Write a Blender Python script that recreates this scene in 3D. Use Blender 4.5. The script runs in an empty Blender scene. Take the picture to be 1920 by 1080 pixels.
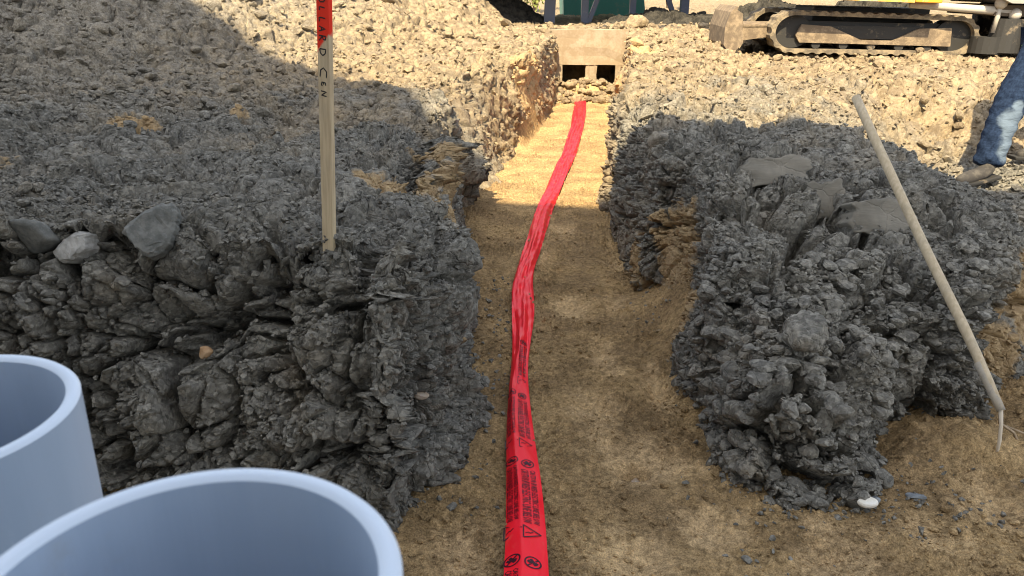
import bpy, bmesh, math, random
import numpy as np
from mathutils import Vector, Matrix
R = math.radians
rng = np.random.default_rng(7)
random.seed(7)
SC = bpy.context.scene
COL = SC.collection

# ------------------------------------------------------------ camera, sky, sun, exposure
cam_d = bpy.data.cameras.new("camera"); cam = bpy.data.objects.new("camera", cam_d); COL.objects.link(cam)
cam.location = (0, 0, 1.55); cam.rotation_euler = (R(90 - 22), 0, 0)
cam_d.lens = 26.25; cam_d.sensor_width = 36; cam_d.clip_start = .01; cam_d.clip_end = 2000
cam_d.dof.use_dof = True; cam_d.dof.focus_distance = 3.2; cam_d.dof.aperture_fstop = 20
SC.camera = cam
SUN_EL, SUN_AZ = 52, 14          # height; degrees left of straight behind the camera
w = bpy.data.worlds.new("World"); SC.world = w; w.use_nodes = True
nt = w.node_tree; nt.nodes.clear()
sky = nt.nodes.new('ShaderNodeTexSky'); sky.sky_type = 'NISHITA'; sky.sun_disc = False
sky.sun_elevation = R(SUN_EL); sky.sun_rotation = R(180 + SUN_AZ); sky.dust_density = 2.0
hs = nt.nodes.new('ShaderNodeHueSaturation'); hs.inputs['Saturation'].default_value = .42
bg = nt.nodes.new('ShaderNodeBackground'); bg.inputs['Strength'].default_value = .15
ow = nt.nodes.new('ShaderNodeOutputWorld')
nt.links.new(sky.outputs[0], hs.inputs['Color']); nt.links.new(hs.outputs[0], bg.inputs[0]); nt.links.new(bg.outputs[0], ow.inputs[0])
sl = bpy.data.lights.new("sun", 'SUN'); sl.energy = 4.9; sl.angle = R(.53); sl.color = (1, .83, .55)
so = bpy.data.objects.new("sun", sl); COL.objects.link(so)
to_sun = Vector((-math.sin(R(SUN_AZ)) * math.cos(R(SUN_EL)), -math.cos(R(SUN_AZ)) * math.cos(R(SUN_EL)), math.sin(R(SUN_EL))))
so.rotation_euler = to_sun.to_track_quat('Z', 'Y').to_euler()
SC.view_settings.view_transform = 'Standard'; SC.view_settings.look = 'None'
SC.view_settings.exposure = 1.33; SC.view_settings.gamma = 1
SC.cycles.use_denoising = True; SC.cycles.filter_width = 1.0
SC.cycles.max_bounces = 6

# ------------------------------------------------------------ node helpers
class NT:
    def __init__(s, t): s.t = t
    def n(s, typ, ins=None, **props):
        nd = s.t.nodes.new(typ)
        for k, v in props.items(): setattr(nd, k, v)
        for k, v in (ins or {}).items(): s.put(nd.inputs[k], v)
        return nd
    def put(s, sock, v):
        if isinstance(v, bpy.types.NodeSocket): s.t.links.new(v, sock)
        elif v is not None:
            if hasattr(sock.default_value, '__len__') and not hasattr(v, '__len__'): v = [v] * len(sock.default_value)
            if hasattr(v, '__len__') and len(sock.default_value) == 4 and len(v) == 3: v = (*v, 1)
            sock.default_value = v
    def m(s, op, a, b=0.0, c=0.0, clamp=False):
        nd = s.n('ShaderNodeMath', {0: a, 1: b, 2: c}, operation=op); nd.use_clamp = clamp; return nd.outputs[0]
    def v(s, op, a, b=None, sc=None):
        nd = s.n('ShaderNodeVectorMath', {0: a}, operation=op)
        if b is not None: s.put(nd.inputs[1], b)
        if sc is not None: s.put(nd.inputs['Scale'], sc)
        return nd.outputs['Value'] if op in ('DOT_PRODUCT', 'LENGTH', 'DISTANCE') else nd.outputs[0]
    def noise(s, vec, scale, detail=4, rough=.55, out='Fac', dist=0.0):
        nd = s.n('ShaderNodeTexNoise', {'Vector': vec, 'Scale': scale, 'Detail': detail, 'Roughness': rough, 'Distortion': dist})
        return nd.outputs['Fac'] if out == 'Fac' else nd.outputs['Color']
    def vor(s, vec, scale, feature='F1', rand=1.0):
        return s.n('ShaderNodeTexVoronoi', {'Vector': vec, 'Scale': scale, 'Randomness': rand}, feature=feature)
    def ramp(s, x, a, b, lo=0.0, hi=1.0):
        return s.n('ShaderNodeMapRange', {'Value': x, 'From Min': a, 'From Max': b, 'To Min': lo, 'To Max': hi}, interpolation_type='SMOOTHSTEP').outputs[0]
    def mix(s, f, a, b, mode='MIX'):
        nd = s.n('ShaderNodeMix', data_type='RGBA', blend_type=mode)
        s.put(nd.inputs[0], f); s.put(nd.inputs[6], a); s.put(nd.inputs[7], b)
        return nd.outputs[2]
    def xyz(s, v): return s.n('ShaderNodeSeparateXYZ', {0: v}).outputs

def material(name, build=None, color=(.5, .5, .5), rough=.6, spec=.4, metal=0.0):
    m = bpy.data.materials.new(name); m.use_nodes = True
    t = m.node_tree; b = t.nodes['Principled BSDF']; N = NT(t)
    N.put(b.inputs['Base Color'], color); b.inputs['Roughness'].default_value = rough
    b.inputs['Specular IOR Level'].default_value = spec; b.inputs['Metallic'].default_value = metal
    if build: build(N, b)
    return m

def dirty(name, color, dirt=(.36, .30, .22), amount=.5, scale=6, rough=.6, metal=0.0, spec=.4, bump=.15):
    def f(N, b):
        P = N.n('ShaderNodeTexCoord').outputs['Object']
        k = N.noise(P, scale, 6, .65)
        k2 = N.noise(P, scale * 7, 4, .6)
        mask = N.m('MULTIPLY', N.ramp(N.m('ADD', N.m('MULTIPLY', k, .75), N.m('MULTIPLY', k2, .25)), .62 - amount * .35, .72 - amount * .2), .92)
        N.put(b.inputs['Base Color'], N.mix(mask, color, dirt))
        N.put(b.inputs['Roughness'], N.ramp(mask, 0, 1, rough, .95))
        bp = N.n('ShaderNodeBump', {'Height': k2, 'Strength': bump, 'Distance': .01})
        N.put(b.inputs['Normal'], bp.outputs[0])
    return material(name, f, color, rough, spec, metal)

# ------------------------------------------------------------ object helpers
def tag(o, label=None, cat=None, group=None, kind=None):
    if label: o['label'] = label
    if cat: o['category'] = cat
    if group: o['group'] = group
    if kind: o['kind'] = kind
    return o
def empty(name, loc, rot=(0, 0, 0)):
    o = bpy.data.objects.new(name, None); COL.objects.link(o); o.location = loc; o.rotation_euler = rot; o.empty_display_size = .1
    return o
def mesh_np(name, V, F, mat=None, smooth=True, parent=None):
    V = np.asarray(V, np.float32); F = np.asarray(F, np.int32); k = F.shape[1]
    me = bpy.data.meshes.new(name)
    me.vertices.add(len(V)); me.vertices.foreach_set('co', V.ravel())
    me.loops.add(F.size); me.loops.foreach_set('vertex_index', F.ravel())
    me.polygons.add(len(F)); me.polygons.foreach_set('loop_start', np.arange(len(F), dtype=np.int32) * k)
    me.polygons.foreach_set('use_smooth', np.full(len(F), smooth))
    me.update(calc_edges=True)
    if mat: me.materials.append(mat)
    o = bpy.data.objects.new(name, me); COL.objects.link(o)
    if parent: o.parent = parent
    return o
def obj(name, bm, mat, parent=None, smooth=False, bevel=0.0):
    if bevel:
        ed = [e for e in bm.edges if len(e.link_faces) == 2 and e.calc_face_angle(0) > .6]
        bmesh.ops.bevel(bm, geom=ed, offset=bevel, segments=2, affect='EDGES', profile=.5)
    bmesh.ops.recalc_face_normals(bm, faces=bm.faces)
    me = bpy.data.meshes.new(name); bm.to_mesh(me); bm.free()
    if smooth:
        me.polygons.foreach_set('use_smooth', [True] * len(me.polygons))
    me.materials.append(mat)
    o = bpy.data.objects.new(name, me); COL.objects.link(o)
    if parent: o.parent = parent
    return o
def box(bm, lo, hi, M=None):
    c = [(lo[i] + hi[i]) / 2 for i in range(3)]; s = [hi[i] - lo[i] for i in range(3)]
    T = Matrix.Translation(c) @ Matrix.Diagonal((*s, 1))
    return bmesh.ops.create_cube(bm, size=1, matrix=(M @ T) if M else T)['verts']
def prism(bm, poly, y0, y1, M=None):
    """polygon in xz pushed through y0..y1"""
    a = [bm.verts.new(Vector((x, y0, z))) for x, z in poly]; b = [bm.verts.new(Vector((x, y1, z))) for x, z in poly]
    bm.faces.new(a); bm.faces.new(b[::-1]); n = len(poly)
    for i in range(n): bm.faces.new((a[i], b[i], b[(i + 1) % n], a[(i + 1) % n]))
    if M: bmesh.ops.transform(bm, matrix=M, verts=a + b)
def tube(bm, pts, rad, seg=12, cap=True):
    pts = [Vector(p) for p in pts]
    rad = rad if hasattr(rad, '__len__') else [rad] * len(pts)
    rings = []; up = Vector((.13, .21, .97))
    for i, p in enumerate(pts):
        t = (pts[min(i + 1, len(pts) - 1)] - pts[max(i - 1, 0)]).normalized()
        a = t.cross(up if abs(t.dot(up)) < .95 else Vector((1, 0, 0))).normalized(); b = t.cross(a)
        rings.append([bm.verts.new(p + rad[i] * (math.cos(2 * math.pi * k / seg) * a + math.sin(2 * math.pi * k / seg) * b)) for k in range(seg)])
    for r0, r1 in zip(rings, rings[1:]):
        for k in range(seg): bm.faces.new((r0[k], r0[(k + 1) % seg], r1[(k + 1) % seg], r1[k]))
    if cap: bm.faces.new(rings[0][::-1]); bm.faces.new(rings[-1])

# ------------------------------------------------------------ materials
def sphere_mask(N, P, nz, spots):
    acc = None
    for x, y, z, r in spots:
        d = N.v('DISTANCE', P, (x, y, z))
        k = N.ramp(N.m('ADD', N.m('DIVIDE', d, r), N.m('MULTIPLY', N.m('SUBTRACT', nz, .5), 1.6)), 1.05, .8)
        acc = k if acc is None else N.m('MAXIMUM', acc, k)
    return acc
OCHRE_SPOTS = [(-.20, 2.95, .62, .20), (-.25, 3.45, .72, .24), (-.12, 2.62, .42, .16), (-.30, 4.0, .8, .25), (-.45, 3.1, .84, .2),
               (.74, 3.5, .38, .26), (.75, 3.05, .15, .2), (.72, 3.9, .1, .2), (1.6, 9.6, .75, .3), (1.3, 8.0, .5, .25), (1.2, 7.0, .5, .2),
               (.13, 8.4, .5, .42), (.32, 8.9, .6, .35), (1.05, 7.8, .2, .3), (.35, 9.2, .4, .22), (1.3, 9.6, .3, .3),
               (-2.3, 4.6, .82, .17), (-1.75, 4.9, .85, .12), (2.35, 3.0, .25, .3), (1.95, 2.7, .18, .2), (-2.8, 3.6, .85, .3)]
def clay_build(N, b):
    P = N.n('ShaderNodeNewGeometry').outputs['Position']
    wp = N.v('ADD', P, N.v('SCALE', N.v('SUBTRACT', N.noise(P, 5, 3, out='Color'), (.5, .5, .5)), sc=.12))
    big = N.noise(wp, 1.3, 4, .6); mid = N.noise(wp, 9, 6, .7); fine = N.noise(P, 55, 5, .7)
    col = N.mix(N.ramp(big, .35, .65), (.180, .172, .148), (.235, .222, .187))
    col = N.mix(N.m('MULTIPLY', N.ramp(mid, .5, .36), .6), col, (.11, .106, .095))
    col = N.mix(N.m('MULTIPLY', N.ramp(N.noise(wp, 2.7, 5, .65), .56, .72), .5), col, (.235, .195, .135))
    col = N.mix(N.m('MULTIPLY', N.ramp(N.noise(P, 24, 4, .7), .57, .72), .55), col, (.36, .345, .30))
    cell = N.vor(P, 75).outputs['Color']
    val = N.m('ADD', .64, N.m('MULTIPLY', N.xyz(cell)[0], .72))
    val = N.m('MULTIPLY', val, N.ramp(fine, .3, .7, .78, 1.2))
    col = N.mix(1.0, col, N.n('ShaderNodeCombineXYZ', {0: val, 1: val, 2: val}).outputs[0], 'MULTIPLY')
    och = N.mix(N.ramp(N.noise(P, 30, 4, .7), .35, .65), (.36, .25, .13), (.46, .33, .17))
    tan_mix = N.ramp(N.m('ADD', N.xyz(P)[1], N.m('MULTIPLY', N.m('SUBTRACT', big, .5), 9)), 3.4, 7.6)   # tan tone, stronger farther off
    tan_mix = N.m('MULTIPLY', tan_mix, N.ramp(N.m('ADD', N.xyz(P)[0], N.m('MULTIPLY', N.m('SUBTRACT', mid, .5), 3)), -4.2, -.9, .30, 1))   # weaker towards the left
    col = N.mix(N.m('MULTIPLY', tan_mix, .8), col, N.mix(N.ramp(mid, .42, .6), (.185, .135, .08), (.35, .265, .155)))
    col = N.mix(N.m('MULTIPLY', tan_mix, N.m('MULTIPLY', N.ramp(N.noise(wp, 1.9, 5, .65), .54, .66), .55)), col, (.20, .17, .13))
    st = sphere_mask(N, P, N.noise(P, 4.5, 6, .7), OCHRE_SPOTS)
    col = N.mix(N.m('MULTIPLY', st, .85), col, och)
    N.put(b.inputs['Base Color'], col)
    h = N.m('ADD', N.m('MULTIPLY', N.noise(P, 70, 6, .72), 1.0), N.m('MULTIPLY', N.vor(wp, 60, 'DISTANCE_TO_EDGE').outputs['Distance'], .5))
    h = N.m('SUBTRACT', h, N.ramp(N.vor(N.v('ADD', wp, N.v('SCALE', N.noise(P, 30, 2, .5, 'Color'), sc=.02)), 13, 'DISTANCE_TO_EDGE').outputs['Distance'],   .04, .0, 0, .35))
    bp = N.n('ShaderNodeBump', {'Height': h, 'Strength': .9, 'Distance': .010})
    N.put(b.inputs['Normal'], bp.outputs[0])
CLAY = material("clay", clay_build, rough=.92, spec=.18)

PRINTS = [(.33, 2.55, .13, .2), (.47, 2.2, .2, .15), (.42, 3.0, .09, .2), (.30, 3.55, .1, .18), (.52, 3.6, .08, .16), (.15, 4.4, .1, .2), (.62, 4.2, .09, .18), (.35, 4.9, .12, .15),
          (.35, 1.72, .16, .14), (.62, 1.85, .13, .13), (.95, 1.72, .15, .16), (1.25, 1.8, .12, .12), (1.55, 1.95, .13, .14), (-.12, 1.75, .13, .12), (.75, 1.55, .15, .12), (1.15, 1.5, .16, .12),
          (.6, 2.75, .07, .25), (.35, 2.3, .1, .1)]
def sand_build(N, b):
    P = N.n('ShaderNodeNewGeometry').outputs['Position']
    x, y, z = N.xyz(P)
    wp = N.v('ADD', P, N.v('SCALE', N.v('SUBTRACT', N.noise(P, 6, 3, out='Color'), (.5, .5, .5)), sc=.1))
    a = N.noise(wp, 3.2, 5, .6); f = N.noise(P, 42, 6, .75); g = N.noise(P, 190, 3, .7)
    col = N.mix(N.ramp(a, .38, .62), (.31, .212, .108), (.47, .325, .16))
    nz = N.noise(P, 9, 6, .7)
    acc = None
    for px, py, rx, ry in PRINTS:
        dx = N.m('DIVIDE', N.m('SUBTRACT', x, px), rx); dy = N.m('DIVIDE', N.m('SUBTRACT', y, py), ry)
        d = N.m('SQRT', N.m('ADD', N.m('MULTIPLY', dx, dx), N.m('MULTIPLY', dy, dy)))
        k = N.ramp(N.m('ADD', d, N.m('MULTIPLY', N.m('SUBTRACT', nz, .5), 3.0)), 1.25, .2)
        acc = k if acc is None else N.m('MAXIMUM', acc, k)
    col = N.mix(N.m('MULTIPLY', acc, .5), col, (.51, .37, .205))
    v = N.m('MULTIPLY', N.ramp(f, .3, .7, .6, 1.36), N.ramp(g, .3, .7, .68, 1.32))
    col = N.mix(1.0, col, N.n('ShaderNodeCombineXYZ', {0: v, 1: v, 2: v}).outputs[0], 'MULTIPLY')
    col = N.mix(N.m('MULTIPLY', N.ramp(N.noise(P, 16, 4, .7), .63, .72), .6), col, (.22, .16, .10))
    N.put(b.inputs['Base Color'], col)
    h = N.m('ADD', N.m('MULTIPLY', N.noise(P, 120, 5, .75), .6), N.noise(P, 40, 5, .7))
    bp = N.n('ShaderNodeBump', {'Height': h, 'Strength': N.ramp(acc, 0, 1, 1.0, .45), 'Distance': .016})
    N.put(b.inputs['Normal'], bp.outputs[0])
SAND = material("damp_sand", sand_build, rough=.95, spec=.12)

# ------------------------------------------------------------ terrain
def gn_displace(o, disp, cut=None):
    """bakes procedural displacement into the mesh of o"""
    t = bpy.data.node_groups.new("earth_relief", 'GeometryNodeTree'); t.is_modifier = True
    t.interface.new_socket('Geometry', in_out='INPUT', socket_type='NodeSocketGeometry')
    t.interface.new_socket('Geometry', in_out='OUTPUT', socket_type='NodeSocketGeometry')
    N = NT(t); gi = t.nodes.new('NodeGroupInput'); go = t.nodes.new('NodeGroupOutput')
    g = gi.outputs[0]
    P = N.n('GeometryNodeInputPosition').outputs[0]; Nr = N.n('GeometryNodeInputNormal').outputs[0]
    if cut is not None:
        dg = N.n('GeometryNodeDeleteGeometry', {0: g, 1: N.n('FunctionNodeCompare', {0: N.xyz(P)[2], 1: cut}, data_type='FLOAT', operation='LESS_THAN').outputs[0]}, domain='POINT')
        g = dg.outputs[0]
    sp = N.n('GeometryNodeSetPosition', {'Geometry': g, 'Offset': disp(N, P, Nr)})
    t.links.new(sp.outputs[0], go.inputs[0])
    md = o.modifiers.new("relief", 'NODES'); md.node_group = t
    bake(o)
def bake(o):
    dg = bpy.context.evaluated_depsgraph_get(); dg.update()
    me = bpy.data.meshes.new_from_object(o.evaluated_get(dg)); old = o.data
    mats = [m for m in old.materials]
    o.modifiers.clear(); o.data = me
    if not me.materials:
        for m in mats: me.materials.append(m)
    me.polygons.foreach_set('use_smooth', np.ones(len(me.polygons), bool)); me.name = o.name
    bpy.data.meshes.remove(old)

def chunk(N, P, s, tilt, step, crack, cw, mask=None, dome=.0):
    vo = N.vor(P, s); c = vo.outputs['Color']; rnd = N.v('SUBTRACT', c, (.5, .5, .5))
    dv = N.v('SUBTRACT', P, vo.outputs['Position'])
    d = N.m('MULTIPLY', N.v('DOT_PRODUCT', dv, rnd), tilt * 2)
    d = N.m('ADD', d, N.m('MULTIPLY', N.xyz(rnd)[0], step))
    if dome: d = N.m('SUBTRACT', d, N.m('MULTIPLY', N.v('DOT_PRODUCT', dv, dv), dome * s))
    if crack:
        e = N.vor(P, s, 'DISTANCE_TO_EDGE').outputs['Distance']
        ck = N.ramp(e, cw, 0.0, 0, crack)
        if mask is not None: ck = N.m('MULTIPLY', ck, mask)
        d = N.m('SUBTRACT', d, ck)
    return d
def clay_disp(k=1.0, s=1.0, lump=.16, fine=1.0, cleft=1.0, recess=0.0, flat=.5, dome=1.0, heave=0.0):
    def f(N, P, Nr):
        wv = N.v('SCALE', N.v('SUBTRACT', N.noise(P, 3.2 * s, 3, .55, 'Color'), (.5, .5, .5)), sc=.17 / s)
        wv2 = N.v('SCALE', N.v('SUBTRACT', N.noise(P, 16 * s, 2, .5, 'Color'), (.5, .5, .5)), sc=.012 / s)
        Q = N.v('ADD', N.v('ADD', P, wv), wv2)
        top = N.m('MULTIPLY', N.ramp(N.xyz(Nr)[2], .45, .85, 1.0, flat), N.ramp(N.m('ABSOLUTE', N.xyz(Nr)[0]), .45, .8, 1.0, .38))
        soft = N.ramp(N.noise(P, 2.2, 3, .5), .42, .58, .25, 1.15)      # smooth cut faces against crumbly ones
        cm = N.ramp(N.noise(P, 2.3, 2), .38, .55, .15, 1)
        cm2 = N.ramp(N.noise(P, 4.1, 2), .40, .58, .1, 1)
        d = N.m('MULTIPLY', N.m('SUBTRACT', N.noise(P, 1.5, 3, .5), .5), lump * 2)
        QA = N.v('MULTIPLY', Q, (1.0, 1.0, 1.25))
        e = N.vor(QA, 1.9 * s, 'DISTANCE_TO_EDGE').outputs['Distance']
        cl = N.m('MULTIPLY', N.ramp(e, .05, .0, 0, .20 * cleft / s), N.ramp(N.noise(P, 1.9, 2), .42, .50, 0, 1))
        c1 = chunk(N, Q, 3.0 * s, .25, .07 / s, .09 / s, .05, cm, .45 * dome)
        c2 = chunk(N, Q, 7.0 * s, .42, .030 / s, .07 / s, .06, cm2, .40 * dome)
        c3 = chunk(N, Q, 17 * s, .55, .011 / s, .028 / s, .09, None, .3 * dome)
        c4 = N.m('MULTIPLY', N.m('SUBTRACT', N.noise(P, 40 * s, 5, .65), .5), .030 * fine / s)
        c5 = chunk(N, Q, 46 * s, .6, .004 / s, .004 / s, .12, None, .3 * dome)
        small = N.m('MULTIPLY', N.m('ADD', N.m('MULTIPLY', c3, N.ramp(cm, 0, 1, .6, 1.2)), N.m('ADD', c4, c5)), N.m('MULTIPLY', soft, N.ramp(N.xyz(Nr)[2], .5, .9, 1.0, .42)))
        ff = N.m('ADD', N.m('MULTIPLY', N.m('SUBTRACT', N.m('ADD', c1, c2), cl), top), small)
        d = N.m('ADD', d, N.m('MULTIPLY', ff, k))
        if heave: d = N.m('ADD', d, N.m('MULTIPLY', N.m('SUBTRACT', N.noise(P, 3.4, 4, .6, dist=.6), .5), heave * 2))
        if recess:
            wz = N.m('ADD', N.xyz(P)[2], N.m('MULTIPLY', N.m('SUBTRACT', N.noise(P, 1.7, 3), .5), .5))
            d = N.m('SUBTRACT', d, N.m('MULTIPLY', N.ramp(wz, .48, .36, 0, recess), N.ramp(N.xyz(Nr)[2], .7, .3)))
        jit = N.v('SCALE', N.v('SUBTRACT', N.noise(P, 5 * s, 3, .5, 'Color'), (.5, .5, .5)), sc=.04 * k / s)
        return N.v('ADD', N.v('SCALE', Nr, sc=d), jit)
    return f

def poly_dist(X, Y, poly):
    """signed distance, positive inside"""
    p = np.array(poly); q = np.roll(p, -1, 0)
    best = np.full(X.shape, 1e9); ins = np.zeros(X.shape, bool)
    for (x0, y0), (x1, y1) in zip(p, q):
        dx, dy = x1 - x0, y1 - y0; L = dx * dx + dy * dy
        t = np.clip(((X - x0) * dx + (Y - y0) * dy) / L, 0, 1)
        best = np.minimum(best, np.hypot(X - x0 - t * dx, Y - y0 - t * dy))
        c = ((y0 > Y) != (y1 > Y)) & (X < (x1 - x0) * (Y - y0) / (y1 - y0 + 1e-12) + x0)
        ins ^= c
    return np.where(ins, best, -best)
def sst(x, a, b):
    t = np.clip((x - a) / (b - a), 0, 1); return t * t * (3 - 2 * t)
def grid_faces(nr, nc):
    i = np.arange(nr * nc).reshape(nr, nc)
    return np.stack([i[:-1, :-1].ravel(), i[:-1, 1:].ravel(), i[1:, 1:].ravel(), i[1:, :-1].ravel()], 1)
def bank_solid(name, poly, topf, wall, x0, x1, y0, y1, voxel):
    st = .012
    xs = np.arange(x0, x1, st); ys = np.arange(y0, y1, st); X, Y = np.meshgrid(xs, ys)
    d = poly_dist(X, Y, poly) + .04
    wl = wall(X, Y)
    pr = np.clip(d / wl, 0, 1); prof = np.where(pr < 1, .86 * pr ** .8, .86) + .14 * sst(d, 0, .28)
    Z = np.where(d > 0, topf(X, Y) * prof, -.2) ; Z = np.maximum(Z, -.2)
    nr, nc = X.shape; V = np.stack([X, Y, Z], -1).reshape(-1, 3)
    B = V.copy(); B[:, 2] = -.35
    F = grid_faces(nr, nc); n = nr * nc
    idx = np.arange(n).reshape(nr, nc)
    loop = np.concatenate([idx[0, :-1], idx[:-1, -1], idx[-1, :0:-1], idx[:0:-1, 0]])
    nx = np.roll(loop, -1)
    S = np.stack([nx, loop, loop + n, nx + n], 1)
    o = mesh_np(name, np.concatenate([V, B]), np.concatenate([F, F[:, ::-1] + n, S]), CLAY)
    md = o.modifiers.new("remesh", 'REMESH'); md.mode = 'VOXEL'; md.voxel_size = voxel; md.use_smooth_shade = True
    sm = o.modifiers.new("smooth", 'SMOOTH'); sm.factor = .6; sm.iterations = 22
    bake(o)
    return o
# left bank
LB = [(-.62, 6.3), (-.36, 5.7), (-.33, 5.0), (-.30, 4.6), (-.27, 4.2), (-.21, 3.5), (-.13, 2.95), (-.07, 2.5), (-.09, 2.3), (-.15, 2.08), (-.22, 1.95), (-.33, 1.80), (-.5, 1.82), (-.8, 1.88), (-1.3, 1.9), (-2, 1.8), (-4.2, 1.9), (-4.2, 6.3)]
def top_left(X, Y):
    z = .80 + .05 * np.sin(X * 2.1 + 1) * np.sin(Y * 1.7)
    z += .13 * np.exp(-(((X + 1.5) / .7) ** 2 + ((Y - 2.35) / .35) ** 2))
    z += .06 * np.exp(-(((X + .45) / .3) ** 2 + ((Y - 2.2) / .25) ** 2))
    z -= .06 * np.exp(-(((X + .95) / .2) ** 2 + ((Y - 2.1) / .2) ** 2))
    z += .10 * sst(X, -2.2, -4) * sst(Y, 3.5, 6)
    return z
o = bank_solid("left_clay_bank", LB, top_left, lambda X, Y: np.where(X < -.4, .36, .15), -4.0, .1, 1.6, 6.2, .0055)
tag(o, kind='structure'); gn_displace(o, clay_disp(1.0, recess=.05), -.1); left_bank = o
# right bank
RB = [(.72, 5.9), (.72, 5.2), (.70, 4.68), (.68, 4.2), (.70, 3.78), (.80, 3.68), (.82, 3.3), (.78, 3.1), (.74, 2.85), (.74, 2.5), (.71, 2.2), (.82, 2.04), (1.05, 1.97), (1.2, 2.06), (1.32, 2.26), (1.40, 2.42), (1.66, 2.38), (1.80, 2.46), (1.97, 2.68), (2.33, 3.02), (2.5, 3.6), (2.5, 4.3), (2.4, 5.2), (2.2, 5.9)]
def top_right(X, Y):
    z = np.interp(Y, [1.9, 2.1, 2.4, 2.8, 3.3, 4.0, 6], [.14, .26, .44, .62, .76, .80, .80])
    z -= .05 * np.exp(-(((X - 1.55) / .35) ** 2 + ((Y - 2.95) / .16) ** 2))
    z -= .20 * sst(X, 1.8, 2.6)
    return z + .03 * np.sin(X * 4) * np.sin(Y * 3)
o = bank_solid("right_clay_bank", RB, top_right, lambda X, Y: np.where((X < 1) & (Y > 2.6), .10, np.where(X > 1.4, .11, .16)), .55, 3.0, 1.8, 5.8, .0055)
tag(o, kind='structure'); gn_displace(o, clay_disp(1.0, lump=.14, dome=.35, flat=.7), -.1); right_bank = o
# ground on the far side: spoil, both trench edges and the digger's pad, in one sheet
XL = ([4.4, 5.4, 5.75, 6.47, 8.21, 9.65, 11.08, 12], [-.36, -.33, -.05, .0, .2, .46, .68, .7])
XR = ([4.4, 5.3, 6.47, 8.21, 11.08, 12], [.74, .75, .89, 1.08, 1.43, 1.5])
WL = ([4.4, 5.5, 5.9, 7.0, 8.0, 8.6, 12], [.15, .2, .75, .55, .2, .12, .12])
WR = ([4.4, 6, 8, 12], [.1, .12, .2, .25])
def far_top(X, Y):
    z = .80 + .09 * sst(Y, 7, 12) - .14 * (1 - sst(Y, 4.7, 5.7)) * (1 - sst(X, 2.0, 2.6)) - .42 * (1 - sst(Y, 4.7, 5.9)) * sst(X, 1.9, 2.4) * (1 - sst(X, 2.9, 3.6))
    ax, ay, bx, by = .6, 13.2, -4.6, 6.0
    dx, dy = bx - ax, by - ay; L = math.hypot(dx, dy)
    s = ((X - ax) * dy - (Y - ay) * dx) / L * 1.0
    s = np.where(Y < 30, s, 0)
    heap = 2.0 * (1 - np.exp(-np.maximum(s, 0) * .26)) * (1 - sst(Y, 15, 19)) * (1 - sst(X, -1.1, .15))
    z = z + heap
    z -= .50 * sst(X, 2.3, 3.1) * (1 - sst(Y, 5.3, 7.0))
    z -= .20 * sst(X, 2.2, 3.4) * (1 - sst(X, 7.5, 9)) * sst(Y, 7.6, 9.2) * (1 - sst(Y, 11.5, 12.5))
    z += .13 * np.exp(-(((X - 5.2) / .7) ** 2 + ((Y - 9.9) / .35) ** 2))
    z += .16 * np.exp(-(((X - 7.0) / .5) ** 2 + ((Y - 9.8) / .5) ** 2))
    return z
ys = [4.55]
while ys[-1] < 14.5: ys.append(ys[-1] * 1.0023 if ys[-1] > 5 else ys[-1] + .012)
while ys[-1] < 420: ys.append(ys[-1] * 1.05)
ys = np.array(ys)[:, None]
def hyp(n, p=1.6): return np.linspace(0, 1, n) ** p
xl, wl, xr, wr = (np.interp(ys, *q) for q in (XL, WL, XR, WR))
close = sst(ys, 11.5, 12.0)     # the trench ends at the concrete wall
spanL = .80 * ys + 1.2; spanR = .76 * ys + 1.2
uL = hyp(520, 1.0)[::-1][None, :]; uw = np.linspace(0, 1, 56)[None, :]; uR = hyp(500, 1.0)[None, :]
topL = xl - wl; topR = xr + wr
X = np.concatenate([topL - uL * spanL, topL + uw * wl, xl + np.linspace(.02, .98, 10)[None, :] * (xr - xl), xr + uw * wr, topR + uR * spanR], 1)
Y = np.broadcast_to(ys, X.shape).copy()
tp = far_top(X, Y)
nL, nw, nf = 520, 56, 10
prof = np.concatenate([np.ones((1, nL)), 1 - sst(uw, -.1, 1.05) * 1.0, np.zeros((1, nf)), sst(uw, -.05, 1.1), np.ones((1, 500))], 1)
prof = np.broadcast_to(prof, X.shape)
prof = prof + (1 - prof) * close
Z = -.12 + (tp + .12) * prof
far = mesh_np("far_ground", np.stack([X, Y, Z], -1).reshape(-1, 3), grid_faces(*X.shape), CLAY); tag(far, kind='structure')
gn_displace(far, clay_disp(1.0, 1.15, lump=.15, fine=2.2, dome=.2, cleft=1.0, heave=.10))
# the low shaded hollow right of the right bank
xs = np.linspace(1.6, 6.5, 520); yy = np.linspace(2.35, 6.6, 450); X, Y = np.meshgrid(xs, yy)
Z = -.03 + .34 * sst(Y, 2.45, 4.4) * sst(X, 1.7, 2.4) + .05 * sst(X, 2.2, 4)
Z -= .3 * (1 - sst(X, 1.6, 1.95))
o = mesh_np("right_hollow", np.stack([X, Y, Z], -1).reshape(-1, 3), grid_faces(*X.shape), CLAY); tag(o, kind='structure')
gn_displace(o, clay_disp(.8, 1.35, lump=.06, fine=1.4)); hollow = o
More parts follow.
